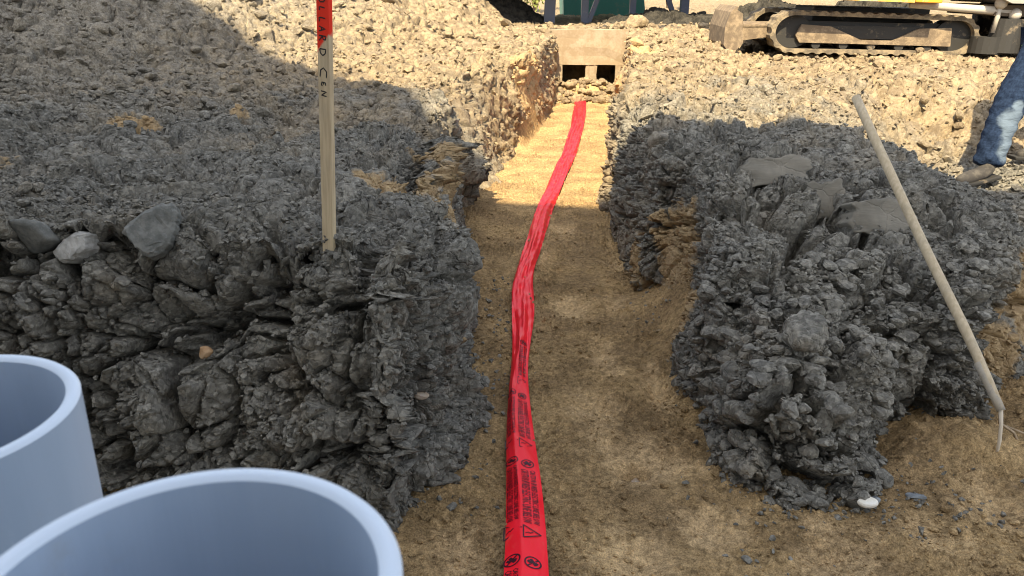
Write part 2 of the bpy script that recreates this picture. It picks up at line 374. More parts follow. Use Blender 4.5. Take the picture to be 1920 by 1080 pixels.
# sand bed of the trench and the working area in front
ys = [.3]
while ys[-1] < 11.7: ys.append(ys[-1] * 1.0026)
ys = np.array(ys)[:, None]
lo = np.interp(ys, [.3, 2.2, 3.2, 4.5, 6, 12], [-4.5, -3.2, -.7, -.7, -.5, .2]); hi = np.interp(ys, [.3, 2.6, 3.6, 4.2, 6, 12], [4.8, 3.2, 3.0, 1.2, 1.2, 1.9])
X = lo + np.linspace(0, 1, 620)[None, :] * (hi - lo); Y = np.broadcast_to(ys, X.shape).copy()
def bump(cx, cy, rx, ry, h): return h * np.exp(-(((X - cx) / rx) ** 2 + ((Y - cy) / ry) ** 2))
Z = bump(1.50, 2.26, .15, .13, .065) + bump(1.62, 2.32, .16, .12, .04) + bump(1.56, 2.18, .05, .04, .025) + bump(1.44, 2.3, .05, .05, .03) + bump(1.40, 2.18, .08, .07, .04) + bump(1.2, 11.15, .35, .2, .26) + bump(.8, 11.12, .2, .16, .16) + bump(1.66, 2.22, .12, .1, .05) + bump(1.3, 2.12, .1, .08, .04) + bump(.86, 3.3, .14, .45, .22) + bump(.80, 2.7, .1, .3, .06)
Z += bump(1.85, 2.05, .25, .2, .05) + bump(1.15, 1.75, .2, .1, .04) + bump(.0, 1.72, .12, .1, -.025) + bump(.95, 1.85, .12, .07, .03) + bump(2.3, 2.5, .5, .35, .08)
Z += bump(.42, 2.16, .05, .035, -.085) + bump(.50, 2.13, .03, .05, .02) + bump(-.02, 3.65, .05, .05, -.03)
for px, py, rx, ry in PRINTS: Z += bump(px, py, rx * .75, ry * .75, -.045) + bump(px, py, rx * 1.25, ry * 1.25, .018)
for k in range(160):
    px, py = rng.uniform(-.3, 2.6), rng.uniform(1.4, 5.5); Z += bump(px, py, rng.uniform(.03, .09), rng.uniform(.03, .09), rng.uniform(-.018, .022))
Z += .12 * sst(X - np.interp(ys, *XR), -.02, .12) * sst(Y, 4.5, 5.5)
Z += .45 * sst(np.interp(ys, *XL) - X, -.02, .12) * sst(Y, 7.6, 8.3) * (1 - sst(Y, 9.2, 9.8))
o = mesh_np("sand_bed", np.stack([X, Y, Z], -1).reshape(-1, 3), grid_faces(*X.shape), SAND); tag(o, kind='structure')
def sand_disp(N, P, Nr):
    ms = N.ramp(N.noise(P, 3.5, 3), .38, .6, .3, 1.35)
    d = N.m('MULTIPLY', N.m('SUBTRACT', N.noise(P, 5, 4, .55), .5), .05)
    e = N.m('MULTIPLY', N.m('SUBTRACT', N.noise(P, 38, 5, .68), .5), .048)
    e = N.m('ADD', e, N.m('MULTIPLY', N.ramp(N.vor(P, 55).outputs['Distance'], .5, .1), .008))
    e = N.m('ADD', e, N.m('MULTIPLY', N.m('MULTIPLY', N.ramp(N.vor(N.v('ADD', P, N.v('SCALE', N.noise(P, 30, 2, .5, 'Color'), sc=.03)), 24).outputs['Distance'], .55, .1), N.ramp(N.noise(P, 5.5, 3), .48, .6)), .020))
    d = N.m('ADD', d, N.m('MULTIPLY', e, ms))
    return N.v('SCALE', (0, 0, 1), sc=d) if False else N.n('ShaderNodeCombineXYZ', {2: d}).outputs[0]
gn_displace(o, sand_disp); sand = o

# ------------------------------------------------------------ stones and loose clods
def stone(seed, sub=2, facets=14, sc=(1, 1, 1), noise=.05, hmin=.55):
    """icosphere cut by random planes -> an angular clod"""
    r = np.random.default_rng(seed); bm = bmesh.new(); bmesh.ops.create_icosphere(bm, subdivisions=sub, radius=1)
    V = np.array([v.co[:] for v in bm.verts]); F = np.array([[v.index for v in f.verts] for f in bm.faces]); bm.free()
    n = r.normal(size=(facets, 3)); n /= np.linalg.norm(n, axis=1)[:, None]; h = r.uniform(hmin, .95, facets)
    dt = V @ n.T; k = np.where(dt > .05, h / np.maximum(dt, .05), 9).min(1); k = np.minimum(k, 1.15)
    ph = r.uniform(0, 6, 6)
    k = k * (1 + noise * (np.sin(V[:, 0] * 7 + ph[0]) * np.sin(V[:, 1] * 9 + ph[1]) + .6 * np.sin(V[:, 2] * 15 + ph[2]) * np.sin(V[:, 0] * 17 + ph[3])))
    return V * k[:, None] * np.array(sc), F
def coarse(seed):
    r = np.random.default_rng(seed); bm = bmesh.new()
    for p in r.normal(size=(13, 3)):
        bm.verts.new(Vector(p).normalized() * r.uniform(.75, 1.1))
    bmesh.ops.convex_hull(bm, input=bm.verts); bmesh.ops.delete(bm, geom=[v for v in bm.verts if not v.link_faces], context='VERTS')
    bmesh.ops.triangulate(bm, faces=bm.faces); bm.verts.index_update()
    V = np.array([v.co[:] for v in bm.verts]); F = np.array([[v.index for v in f.verts] for f in bm.faces]); bm.free()
    return V, F
def hit(px, py):
    """the point of the ground seen at a place of the photograph"""
    d = cam.matrix_world.to_3x3() @ Vector(((px - 960) / 1400, (540 - py) / 1400, -1)).normalized()
    ok, p, n, *_ = SC.ray_cast(DG, cam.matrix_world.translation, d); return p, n
bpy.context.view_layer.update(); DG = bpy.context.evaluated_depsgraph_get(); DG.update()
sp_, _ = hit(618, 463)
SMALL = [coarse(s) for s in range(10)]; BIG = [stone(100 + s, 2, 12, noise=.06) for s in range(8)]
def rand_rot(n):
    q = rng.normal(size=(n, 4)); q /= np.linalg.norm(q, axis=1)[:, None]; a, b, c, d = q.T
    return np.stack([1 - 2 * (c * c + d * d), 2 * (b * c - a * d), 2 * (b * d + a * c), 2 * (b * c + a * d), 1 - 2 * (b * b + d * d), 2 * (c * d - a * b), 2 * (b * d - a * c), 2 * (c * d + a * b), 1 - 2 * (b * b + c * c)], 1).reshape(n, 3, 3)
def verts_of(o):
    me = o.data; n = len(me.vertices); a = np.empty(n * 3, np.float32); me.vertices.foreach_get('co', a)
    b = np.empty(n * 3, np.float32); me.vertex_normals.foreach_get('vector', b)
    return a.reshape(n, 3), b.reshape(n, 3)
CACHE = {}
def scatter(name, src, n, weight, size, mat, big=False, flat=.75, sink=.25):
    if src not in CACHE: CACHE[src] = verts_of(src)
    co, no = CACHE[src]; wt = weight(co[:, 0], co[:, 1], co[:, 2], no); wt = np.maximum(wt, 0).astype(np.float64); wt /= wt.sum()
    idx = rng.choice(len(co), n, p=wt); p = co[idx] + rng.normal(size=(n, 3)) * .004
    s = size(p, n); protos = BIG if big else SMALL
    kind = rng.integers(0, len(protos), n); Vs, Fs, off = [], [], 0
    for k, (pv, pf) in enumerate(protos):
        ii = np.where(kind == k)[0]
        if not len(ii): continue
        M = rand_rot(len(ii)); st = rng.uniform(.6, 1.15, (len(ii), 3))
        v = np.einsum('nij,nkj->nki', M, pv[None] * st[:, None]) * s[ii][:, None, None]
        v[:, :, 2] *= flat
        v += p[ii][:, None] + no[idx[ii]][:, None] * (s[ii] * (1 - sink) * .5)[:, None, None]
        f = pf[None] + (np.arange(len(ii)) * len(pv))[:, None, None] + off
        off += len(ii) * len(pv); Vs.append(v.reshape(-1, 3)); Fs.append(f.reshape(-1, 3))
    o = mesh_np(name, np.concatenate(Vs), np.concatenate(Fs), mat, smooth=False); tag(o, kind='stuff'); return o
def logsize(a, b): return lambda p, n: np.exp(rng.uniform(math.log(a), math.log(b), n) - .0) * rng.uniform(.6, 1, n)
def farsize(a, b): return lambda p, n: np.exp(rng.uniform(math.log(a), math.log(b), n)) * np.clip(p[:, 1] / 7, .6, 1.6)
up = lambda no, a=.3, b=.9: np.clip((no[:, 2] - a) / (b - a), 0, 1)
inview = lambda x, y: (np.abs(x) < .76 * y + .4)
scatter("clay_crumbs", left_bank, 26000, lambda x, y, z, no: up(no, .2, .7) * inview(x, y) / y ** 1.2 * (np.sin(x * 3.1 + 1) * np.sin(y * 2.7) + 1.25), logsize(.004, .022), CLAY)
scatter("clay_clods", left_bank, 1500, lambda x, y, z, no: up(no) * inview(x, y) * (.2 + sst(y, 3.6, 5.5) * sst(-x, .5, 2.5) * 2), logsize(.018, .05), CLAY, big=True)
scatter("clay_crumbs", right_bank, 22000, lambda x, y, z, no: up(no, .0, .7) / y ** 1.2 * (1 + 2 * (y < 2.7)), logsize(.004, .02), CLAY)
scatter("clay_clods", right_bank, 900, lambda x, y, z, no: up(no, .1, .7) * (.3 + 2.0 * (y < 2.8)), logsize(.018, .045), CLAY, big=True)
scatter("clay_clods", right_bank, 420, lambda x, y, z, no: (y < 2.75) * (x > .7) * (x < 1.5) * up(no, -.1, .3), logsize(.022, .06), CLAY, big=True, sink=.5)
scatter("clay_clods", left_bank, 90, lambda x, y, z, no: np.exp(-((x - sp_[0]) ** 2 + (y - sp_[1]) ** 2) / .05 ** 2), logsize(.006, .022), CLAY, big=True)
scatter("gravel", hollow, 9000, lambda x, y, z, no: inview(x, y) * (x > 1.9) / y, logsize(.01, .05), CLAY)
scatter("spoil_clods", far, 17000, lambda x, y, z, no: inview(x, y) * (y < 15) * (z > .15) * (x < 12) / y, farsize(.009, .034), CLAY)
scatter("spoil_clods", far, 1300, lambda x, y, z, no: inview(x, y) * (y < 15) * (z > .3) * up(no) / y * (.6 + 1.2 * (x < -1.5)), farsize(.022, .085), CLAY, big=True)
scatter("sand_crumbs", sand, 34000, lambda x, y, z, no: inview(x, y) * (y > 1.3) * (y < 6.5) / y ** 1.6 * (np.sin(x * 5.1 + 2) * np.sin(y * 4.2) + 1.15), logsize(.002, .009), SAND)
scatter("sand_clumps", sand, 2200, lambda x, y, z, no: inview(x, y) * (y > 1.4) * (y < 5) / y ** 1.3 * np.maximum(np.sin(x * 4.3 + 1) * np.sin(y * 3.7 + 2) + .35, .03), logsize(.005, .020), SAND, big=True, sink=.6)
scatter("clay_crumbs", sand, 800, lambda x, y, z, no: (y > 1.5) * (y < 4) * (np.exp(-((x - 1.1) / .35) ** 2 - ((y - 1.98) / .14) ** 2) * 3 + np.exp(-((x + .10) / .12) ** 2) * (y > 1.9) * .8 + np.exp(-((x - .74) / .1) ** 2) * .6 + .002), logsize(.003, .020), CLAY)

scatter("clay_clods", sand, 260, lambda x, y, z, no: (y > 10.8) * (y < 11.3) * (x > .6) * (x < 1.6), logsize(.03, .10), CLAY, big=True)

def height(src, x, y):
    if src not in CACHE: CACHE[src] = verts_of(src)
    co = CACHE[src][0]; k = np.argsort((co[:, 0] - x) ** 2 + (co[:, 1] - y) ** 2)[:24]
    return float(co[k, 2].max())
def rock(name, label, src, x, y, sc, seed, mat, cat='stone', rot=(0, 0, 0), sub=4, facets=12, noise=.03, lift=.35, z=None, group=None, smooth=True):
    V, F = stone(seed, sub, facets, sc, noise)
    o = mesh_np(name, V, F, mat, smooth=smooth); zz = height(src, x, y) if z is None else z
    o.location = (x, y, zz + lift * sc[2]); o.rotation_euler = rot; tag(o, label, cat, group); return o
def rock_mat(name, c0, c1, scale=20, rough=.85):
    def f(N, b):
        P = N.n('ShaderNodeTexCoord').outputs['Object']
        k = N.noise(P, scale, 6, .7); N.put(b.inputs['Base Color'], N.mix(N.ramp(k, .35, .65), c0, c1))
        bp = N.n('ShaderNodeBump', {'Height': N.noise(P, scale * 3, 6, .7), 'Strength': .6, 'Distance': .006}); N.put(b.inputs['Normal'], bp.outputs[0])
    return material(name, f, rough=rough, spec=.25)
M_SLATE = rock_mat("slate_stone", (.115, .118, .108), (.20, .20, .182), 26)
M_PALE = rock_mat("pale_stone", (.27, .265, .24), (.46, .445, .41), 18)
M_WHITE = rock_mat("white_pebble", (.75, .70, .58), (.85, .82, .74), 22, .6)
M_DARK = rock_mat("dark_pebble", (.17, .19, .21), (.28, .30, .31), 22)
M_ORANGE = rock_mat("orange_stone", (.36, .20, .09), (.50, .34, .20), 25)
M_TANP = rock_mat("tan_pebble", (.36, .26, .17), (.46, .40, .33), 25)
bpy.context.view_layer.update(); DG = bpy.context.evaluated_depsgraph_get(); DG.update()
def rock_at(name, label, px, py, sc, seed, mat, cat='stone', rot=(0, 0, 0), facets=12, noise=.03, sink=.3, hmin=.55, sub=4):
    V, F = stone(seed, sub, facets, sc, noise, hmin); o = mesh_np(name, V, F, mat); p, n = hit(px, py)
    o.location = p + n * (min(sc) * (1 - 2 * sink)); o.rotation_euler = rot; return tag(o, label, cat)
def flat_stone(name, label, px, py, outline, k, depth, rot, mat, off):
    p, n = hit(px, py); bm = bmesh.new()
    prism(bm, [(x_ * k, z_ * k) for x_, z_ in outline], -depth * .4, depth * .6)
    bmesh.ops.bevel(bm, geom=bm.edges[:], offset=depth * .16, segments=1, affect='EDGES')
    bmesh.ops.triangulate(bm, faces=bm.faces); bmesh.ops.subdivide_edges(bm, edges=bm.edges, cuts=4, use_grid_fill=True)
    ph = px * .37
    for v in bm.verts:
        c_ = v.co; c_ += Vector((math.sin(c_.z * 130 + ph) + .5 * math.sin(c_.z * 310), math.sin(c_.x * 62 + ph) + math.sin(c_.z * 75) + .5 * math.sin(c_.x * 190 + c_.z * 140), math.sin(c_.x * 140 + ph) + .5 * math.sin(c_.x * 330))) * .0022
        c_ += Vector((random.uniform(-1, 1), random.uniform(-1, 1), random.uniform(-1, 1))) * .0009
    o = obj(name, bm, mat); o.location = p + Vector(off); o.rotation_euler = rot; return tag(o, label, "stone")
flat_stone("stone_slab", "flat dark slate coloured stone slab leaning in the clay left of the stake", 288, 432, [(-56, 2), (-20, 38), (18, 60), (38, 56), (40, 20), (34, -14), (10, -46), (-12, -44), (-24, -30)], .00170, .08, (R(-30), R(6), R(8)), M_SLATE, (0, 0, -.012))
flat_stone("stone", "pale speckled wedge shaped stone on the left clay bank", 140, 458, [(-36, -22), (-24, 8), (4, 30), (24, 36), (32, 16), (28, -12), (6, -24), (-14, -36)], .00165, .09, (R(-22), R(4), R(-14)), M_PALE, (0, .005, -.012))
rock_at("stone", "greenish grey flaky stone left of the pale wedge shaped stone", 72, 440, (.075, .05, .06), 12, M_SLATE, rot=(.3, .2, .1), facets=12, hmin=.5, sink=.42)
rock_at("pebble", "smooth tan pebble stuck in the left bank's front face", 790, 741, (.024, .016, .016), 50, M_TANP, cat='pebble', facets=4, noise=.01, sink=.3)
rock_at("pebble", "orange brown stone stuck low in the left bank near the pipes", 387, 664, (.022, .018, .02), 51, M_ORANGE, cat='pebble', facets=9, sink=.3)
rock_at("pebble", "small pale pebble lodged in the left bank below its overhang", 660, 662, (.014, .010, .010), 52, M_PALE, cat='pebble', facets=5, sink=.3)
rock_at("pebble", "smooth cream white pebble in the sand at the right bank's foot", 1622, 942, (.028, .018, .014), 30, M_WHITE, cat='pebble', facets=3, noise=.01, sink=.05)
rock_at("pebble", "blue grey pebble touching the cream white pebble", 1640, 934, (.017, .014, .014), 31, M_DARK, cat='pebble', facets=8, sink=.3)
rock_at("pebble", "flat dark pebble lying alone on the open sand right of the bank's foot", 1718, 931, (.028, .013, .010), 33, M_DARK, cat='pebble', facets=8, rot=(0, 0, -.3), sink=.3)
rock_at("pebble", "brown grey pebble beside the small hole in the sand", 1190, 902, (.015, .014, .012), 34, M_TANP, cat='pebble', facets=8, sink=.3)
rock_at("clay_boulder", "big angular grey clay clod lying on the right bank's front slope", 1510, 625, (.12, .09, .085), 41, CLAY, cat='clay clod', facets=16, noise=.05, rot=(.2, .3, .4), hmin=.45, sink=.4)
rock_at("clay_boulder", "smooth faced grey clay block on the right bank's near face above the white pebble", 1545, 790, (.06, .05, .075), 44, CLAY, cat='clay clod', facets=10, rot=(.4, -.2, .9), hmin=.45, sink=.45)
rock_at("clay_boulder", "small grey clod beside the striated clay face left of the tool handle", 1570, 452, (.05, .045, .045), 61, CLAY, cat='clay clod', facets=14, noise=.06, hmin=.5, sink=.3)
rock_at("clay_boulder", "rounded grey clod in front of the dark hollow on the right bank", 1505, 440, (.07, .05, .05), 62, CLAY, cat='clay clod', facets=14, noise=.06, hmin=.5, sink=.35)
rock_at("clay_boulder", "smooth grey clod on the right bank's far left shoulder", 1245, 268, (.09, .07, .06), 63, CLAY, cat='clay clod', facets=9, hmin=.45, sink=.35)
def slab_build(N, b):
    P = N.n('ShaderNodeTexCoord').outputs['Object']
    g = N.noise(N.v('MULTIPLY', P, (.12, 1, 1)), 70, 4, .6); k = N.noise(P, 9, 4, .6)
    N.put(b.inputs['Base Color'], N.mix(N.ramp(k, .3, .7), (.17, .158, .13), (.235, .215, .175)))
    cr = N.ramp(N.vor(N.v('ADD', P, N.v('SCALE', N.noise(P, 14, 3, .6, 'Color'), sc=.05)), 5, 'DISTANCE_TO_EDGE').outputs['Distance'], .03, 0, 0, .7)
    bp = N.n('ShaderNodeBump', {'Height': N.m('SUBTRACT', g, cr), 'Strength': .5, 'Distance': .006}); N.put(b.inputs['Normal'], bp.outputs[0])
CUT = material("cut_clay", slab_build, rough=.8, spec=.25)
def slab(px, py, sc, rot, seed, label):
    r = np.random.default_rng(seed); bm = bmesh.new(); bmesh.ops.create_cube(bm, size=2)
    bmesh.ops.subdivide_edges(bm, edges=bm.edges, cuts=11, use_grid_fill=True)
    ph = r.uniform(0, 6, 8)
    for v in bm.verts:
        x, y, z = v.co; rr = max(1, (abs(x) ** 5 + abs(z) ** 5) ** .2); x /= rr; z /= rr
        edge = .10 * math.sin(z * 5 + ph[0]) + .07 * math.sin(z * 13 + ph[1]); edz = .10 * math.sin(x * 4 + ph[2]) + .07 * math.sin(x * 11 + ph[3])
        v.co = Vector(((x * (1 + edge)) * sc[0], (y + .35 * math.cos(x * 1.3) * (y < 0) * -1 + .08 * math.sin(x * 3 + z * 4)) * sc[1], (z * (1 + edz)) * sc[2]))
    o = obj("clay_slab", bm, CUT, smooth=True); p, n = hit(px, py); o.location = p + Vector((0, sc[1] * .15, 0)); o.rotation_euler = rot
    tag(o, label, "clay slab")
slab(1640, 412, (.125, .045, .075), (R(-22), R(4), R(4)), 1, "smooth striated grey clay slab just left of the tool handle")
slab(1545, 378, (.085, .04, .085), (R(-18), R(-8), R(-12)), 2, "smooth brownish grey clay slab beside the dark hollow on the right bank")
slab(1450, 325, (.15, .045, .065), (R(-25), R(-6), R(-4)), 3, "long smooth clay slab with a curved ledge high on the right bank")
rock("clay_boulder", "tan boulder on the crest above the concrete wall", far, 1.95, 12.6, (.2, .16, .14), 46, CLAY, cat='boulder', facets=12, noise=.05, lift=.3)

# ------------------------------------------------------------ pipes
def pvc(N, b):
    P = N.n('ShaderNodeTexCoord').outputs['Object']
    k = N.noise(N.v('MULTIPLY', P, (1, 1, .12)), 40, 5, .6)
    col = N.mix(N.ramp(k, .3, .75), (.37, .465, .59), (.42, .515, .64))
    scuff = N.ramp(N.noise(N.v('MULTIPLY', P, (1, 1, .35)), 55, 5, .75), .62, .72)
    col = N.mix(N.m('MULTIPLY', scuff, .35), col, (.66, .70, .74))
    dust = N.ramp(N.noise(P, 16, 6, .75), .56, .76)
    col = N.mix(N.m('MULTIPLY', dust, .30), col, (.36, .33, .28))
    N.put(b.inputs['Base Color'], col)
    N.put(b.inputs['Roughness'], N.m('ADD', N.ramp(k, .3, .7, .33, .48), N.m('MULTIPLY', dust, .3)))
    bp = N.n('ShaderNodeBump', {'Height': N.noise(N.v('MULTIPLY', P, (1, 1, .05)), 90, 3), 'Strength': .12, 'Distance': .002}); N.put(b.inputs['Normal'], bp.outputs[0])
PVC = material("grey_pvc", pvc, rough=.4, spec=.4)
PVC_CUT = material("cut_pvc", None, (.62, .72, .84), .55)
def pipe(loc, n, label, length):
    n = Vector(n).normalized(); r0, r1 = .0505, .057
    root = empty("pipe", Vector(loc) - n * length); root.rotation_euler = n.to_track_quat('Z', 'Y').to_euler()
    tag(root, label, "pipe", "grey plastic pipes standing in the foreground")
    def lathe(pf, closed):
        S = 160; V = []; F = []
        for k in range(S):
            a = 2 * math.pi * k / S; V += [(r * math.cos(a), r * math.sin(a), z) for r, z in pf]
        m = len(pf)
        for k in range(S):
            for j in range(m if closed else m - 1):
                a, b_ = k * m + j, k * m + (j + 1) % m; c, d = ((k + 1) % S) * m + (j + 1) % m, ((k + 1) % S) * m + j
                F.append((a, d, c, b_))
        return V, F
    V, F = lathe([(r0, length - .0015), (r0, length * .75), (r0, length * .5), (r0, 0), (r1, 0), (r1, length * .5), (r1, length * .75), (r1, length - .0015)], False)
    mesh_np("pipe_wall", V, F, PVC, parent=root)
    V, F = lathe([(r1, length - .0015), (r1 - .0013, length), (r0 + .0013, length), (r0, length - .0015)], False)
    mesh_np("cut_rim", V, F, PVC_CUT, parent=root)
pipe((-.0862, .1518, 1.4041), (.018, .045, 1), "grey plastic pipe end nearest the camera at the bottom", 1.42)
pipe((-.2584, .2895, 1.3733), (.04, .0, 1), "grey plastic pipe end cut off by the photo's left edge", 1.40)

# ------------------------------------------------------------ survey stake
def wood_build(c0, c1, sc=30):
    def f(N, b):
        P = N.n('ShaderNodeTexCoord').outputs['Object']
        g = N.noise(N.v('MULTIPLY', P, (1, 1, .06)), sc * 4, 6, .6); d = N.noise(P, 9, 4, .6)
        col = N.mix(N.ramp(g, .3, .7), c0, c1); col = N.mix(N.m('MULTIPLY', N.ramp(d, .5, .75), .4), col, (.27, .25, .20))
        N.put(b.inputs['Base Color'], col)
        bp = N.n('ShaderNodeBump', {'Height': g, 'Strength': .3, 'Distance': .002}); N.put(b.inputs['Normal'], bp.outputs[0])
    return f
def stake_build(N, b):
    P = N.n('ShaderNodeTexCoord').outputs['Object']; x, y, z = N.xyz(P)
    g = N.noise(N.v('MULTIPLY', P, (1, 1, .06)), 120, 6, .6)
    col = N.mix(N.ramp(g, .3, .7), (.46, .36, .23), (.60, .49, .32))
    col = N.mix(N.m('MULTIPLY', N.ramp(N.noise(P, 9, 4, .6), .5, .75), .4), col, (.36, .33, .27))
    edge = N.m('ADD', z, N.m('ADD', N.m('MULTIPLY', N.m('SUBTRACT', N.noise(P, 60, 3), .5), .03), N.m('MULTIPLY', x, -1.3)))
    col = N.mix(N.ramp(edge, .560, .575), col, (.80, .04, .018))
    N.put(b.inputs['Base Color'], col)
    bp = N.n('ShaderNodeBump', {'Height': g, 'Strength': .3, 'Distance': .002}); N.put(b.inputs['Normal'], bp.outputs[0])
STAKE = material("painted_stake_wood", stake_build, rough=.8, spec=.2)
INK = material("black_marker", None, (.012, .012, .012), .6)
sd = (sp_ - cam.location).dot(Vector((0, math.cos(R(22)), -math.sin(R(22))))) / 2.165
st = empty("survey_stake", sp_); st.scale = (sd, sd, sd); st.rotation_euler = (R(2), R(6.0), R(-20))
tag(st, "wooden survey stake with orange red painted top and black handwriting", "stake")
bm = bmesh.new(); hw, ht = .0175, .0095
vs = box(bm, (-hw, -ht, -.15), (hw, ht, .86)); tip = box(bm, (-hw, -ht, -.3), (hw, ht, -.151))
for v in tip:
    if v.co.z < -.25: v.co.x *= .1; v.co.y *= .3
obj("stake_post", bm, STAKE, st, bevel=.0012)
LET = {'B': [[(0, 0), (0, 1), (.5, .95), (.55, .6), (0, .52)], [(0, .52), (.6, .48), (.62, .05), (0, 0)]],
       'O': [[(.35, 0), (.05, .2), (.0, .6), (.3, 1), (.62, .8), (.68, .3), (.35, 0)]], 'L': [[(.1, 1), (0, .3), (.08, .05), (.6, .1)]],
       'A': [[(0, 0), (.3, 1), (.65, 0)], [(.12, .38), (.55, .36)]], 'R': [[(0, 0), (.05, 1), (.5, .95), (.5, .6), (.05, .5), (.65, 0)]],
       'D': [[(0, 0), (0, 1), (.45, .9), (.7, .5), (.45, .1), (0, 0)]], 'C': [[(.95, .95), (.35, 1.0), (0, .55), (.25, .1), (.9, .0)]],
       'E': [[(.5, .95), (.1, .85), (.05, .2), (.5, .05), (.6, .3)], [(.05, .5), (.4, .5)]], 'N': [[(0, 0), (.05, 1), (.6, .05), (.65, 1)]]}
bm = bmesh.new()
def stroke(bm, pts, wd):
    pts = [Vector(p) for p in pts]; L = []; 
    for i, p in enumerate(pts):
        t = (pts[min(i + 1, len(pts) - 1)] - pts[max(i - 1, 0)]).normalized(); n = Vector((-t.z, 0, t.x)) * wd
        L.append((bm.verts.new(p + n), bm.verts.new(p - n)))
    for a, b_ in zip(L, L[1:]): bm.faces.new((a[0], b_[0], b_[1], a[1]))
zc = .80
for ch, zt, h, ln in [('B', .703, .018, .018), ('O', .679, .018, .015), ('L', .657, .017, .014), ('L', .632, .019, .017), ('A', .610, .018, .017), ('R', .588, .020, .019), ('D', .555, .018, .023), ('C', .508, .020, .026), ('E', .472, .015, .017), ('N', .448, .017, .019)]:
    bm = bmesh.new()
    for pl in LET[ch]:
        P2 = []
        for k in range(len(pl) - 1):
            for q in (0, .34, .67): P2.append((pl[k][0] * (1 - q) + pl[k + 1][0] * q, pl[k][1] * (1 - q) + pl[k + 1][1] * q))
        P2.append(pl[-1])
        stroke(bm, [((v - .5) * h - .001, -ht - .0006, zt - u * ln) for u, v in P2], .0016)
    obj("letter", bm, INK, st)

# ------------------------------------------------------------ tool handle
def handle_pts():
    a, b_ = Vector((1.651, 2.19, .227)), Vector((1.45, 3.226, 1.118)); return a, b_
a, b_ = handle_pts()
root = empty("tool_handle", a); tag(root, "long pale wooden tool handle leaning against the right clay bank", "tool handle")
bm = bmesh.new(); n = 14; ax = (b_ - a)
tube(bm, [ax * (k / n) + Vector((math.sin(k * .5) * .004, 0, math.sin(k * .8) * .003)) for k in range(n + 1)], [.0135, .0155, .0165] + [.0178] * (n - 3) + [.0182] , 20)
HW = material("ash_handle_wood", wood_build((.42, .34, .22), (.54, .45, .31), 20), rough=.65, spec=.3)
obj("shaft", bm, HW, root, smooth=True)
bm = bmesh.new(); tube(bm, [(.0, -.002, .005), (.003, -.022, -.05), (.004, -.035, -.11), (.003, -.04, -.19)], [.0075, .006, .006, .005], 10)
obj("tang", bm, material("raw_tang", None, (.62, .54, .42), .7), root, smooth=True)
bm = bmesh.new(); tube(bm, [ax * -.006, ax * .03, ax * .085, ax * .12], [.0142, .0150, .0163, .0168], 20)
obj("ferrule", bm, dirty("muddy_ferrule", (.40, .35, .27), (.30, .28, .25), .5, 30, .7), root, smooth=True)
ROOTM = material("root_bark", wood_build((.30, .22, .14), (.42, .33, .22), 20), rough=.9)
bm = bmesh.new(); tube(bm, [(1.665, 2.20, .20), (1.71, 2.25, .13), (1.77, 2.25, .09), (1.785, 2.22, .045), (1.78, 2.2, .01)], [.006, .0055, .005, .005, .004], 8)
tube(bm, [(1.75, 2.27, .105), (1.80, 2.25, .09), (1.86, 2.24, .085), (1.92, 2.23, .07)], [.004, .004, .004, .003], 8)
tag(obj("root", bm, ROOTM, smooth=True), "thin dark forked root sticking out of the sand beside the tool handle", "root")
bm = bmesh.new(); tube(bm, [(1.72, 2.06, .02), (1.80, 2.10, .05), (1.86, 2.13, .055), (1.93, 2.16, .085), (2.0, 2.2, .08)], [.004, .0045, .005, .0045, .004], 8)
tag(obj("root", bm, material("pale_root", None, (.52, .43, .30), .9), smooth=True), "pale thin root lying on the sand at the right edge", "root")

# ------------------------------------------------------------ warning tape
# station: y, x centre, half width, ridge offset (-1..1), ridge height, lift, twist
TP = [(1.35, .035, .066, -.25, .030, .012), (1.62, .04, .064, -.22, .030, .012), (1.80, .043, .061, -.2, .030, .012), (2.06, .04, .058, -.35, .028, .012), (2.38, .028, .050, -.55, .026, .012),
      (2.80, .028, .036, -.75, .022, .014), (3.02, .040, .036, -.1, .020, .016), (3.3, .052, .052, .15, .018, .014), (3.62, .060, .062, .1, .014, .012), (3.85, .055, .055, -.2, .02, .014), (4.15, .088, .048, -.1, .026, .012),
      (4.75, .165, .058, .2, .026, .012), (5.3, .235, .060, .3, .022, .012), (5.75, .305, .060, .3, .018, .012), (6.6, .44, .068, .55, .014, .012), (7.4, .575, .070, .6, .014, .012), (8.3, .69, .075, .4, .02, .012), (8.75, .755, .072, 0, .022, .012), (9.6, .845, .085, .1, .03, .015), (10.3, .92, .085, .0, .025, .012), (11.0, .99, .075, .0, .015, .004)]
TA = np.array(TP)
SCN = CACHE[sand][0] if sand in CACHE else verts_of(sand)[0]
tt = np.cumsum(np.r_[0, np.hypot(np.diff(TA[:, 0]), np.diff(TA[:, 1]))]); NS, NA = 620, 25
ts = np.linspace(0, tt[-1], NS); S = np.stack([np.interp(ts, tt, TA[:, k]) for k in range(6)], 1)
for k in range(6): S[:, k] = np.convolve(np.pad(S[:, k], 12, 'edge'), np.ones(25) / 25, 'valid')
gh = np.array([np.sort(SCN[np.argsort((SCN[:, 0] - s[1]) ** 2 + (SCN[:, 1] - s[0]) ** 2)[:40], 2])[-6] for s in S[::10]])
gh = np.interp(np.arange(NS), np.arange(NS)[::10], gh); gh = np.convolve(np.pad(gh, 15, 'edge'), np.ones(31) / 31, 'valid')
u = np.linspace(-1, 1, NA)
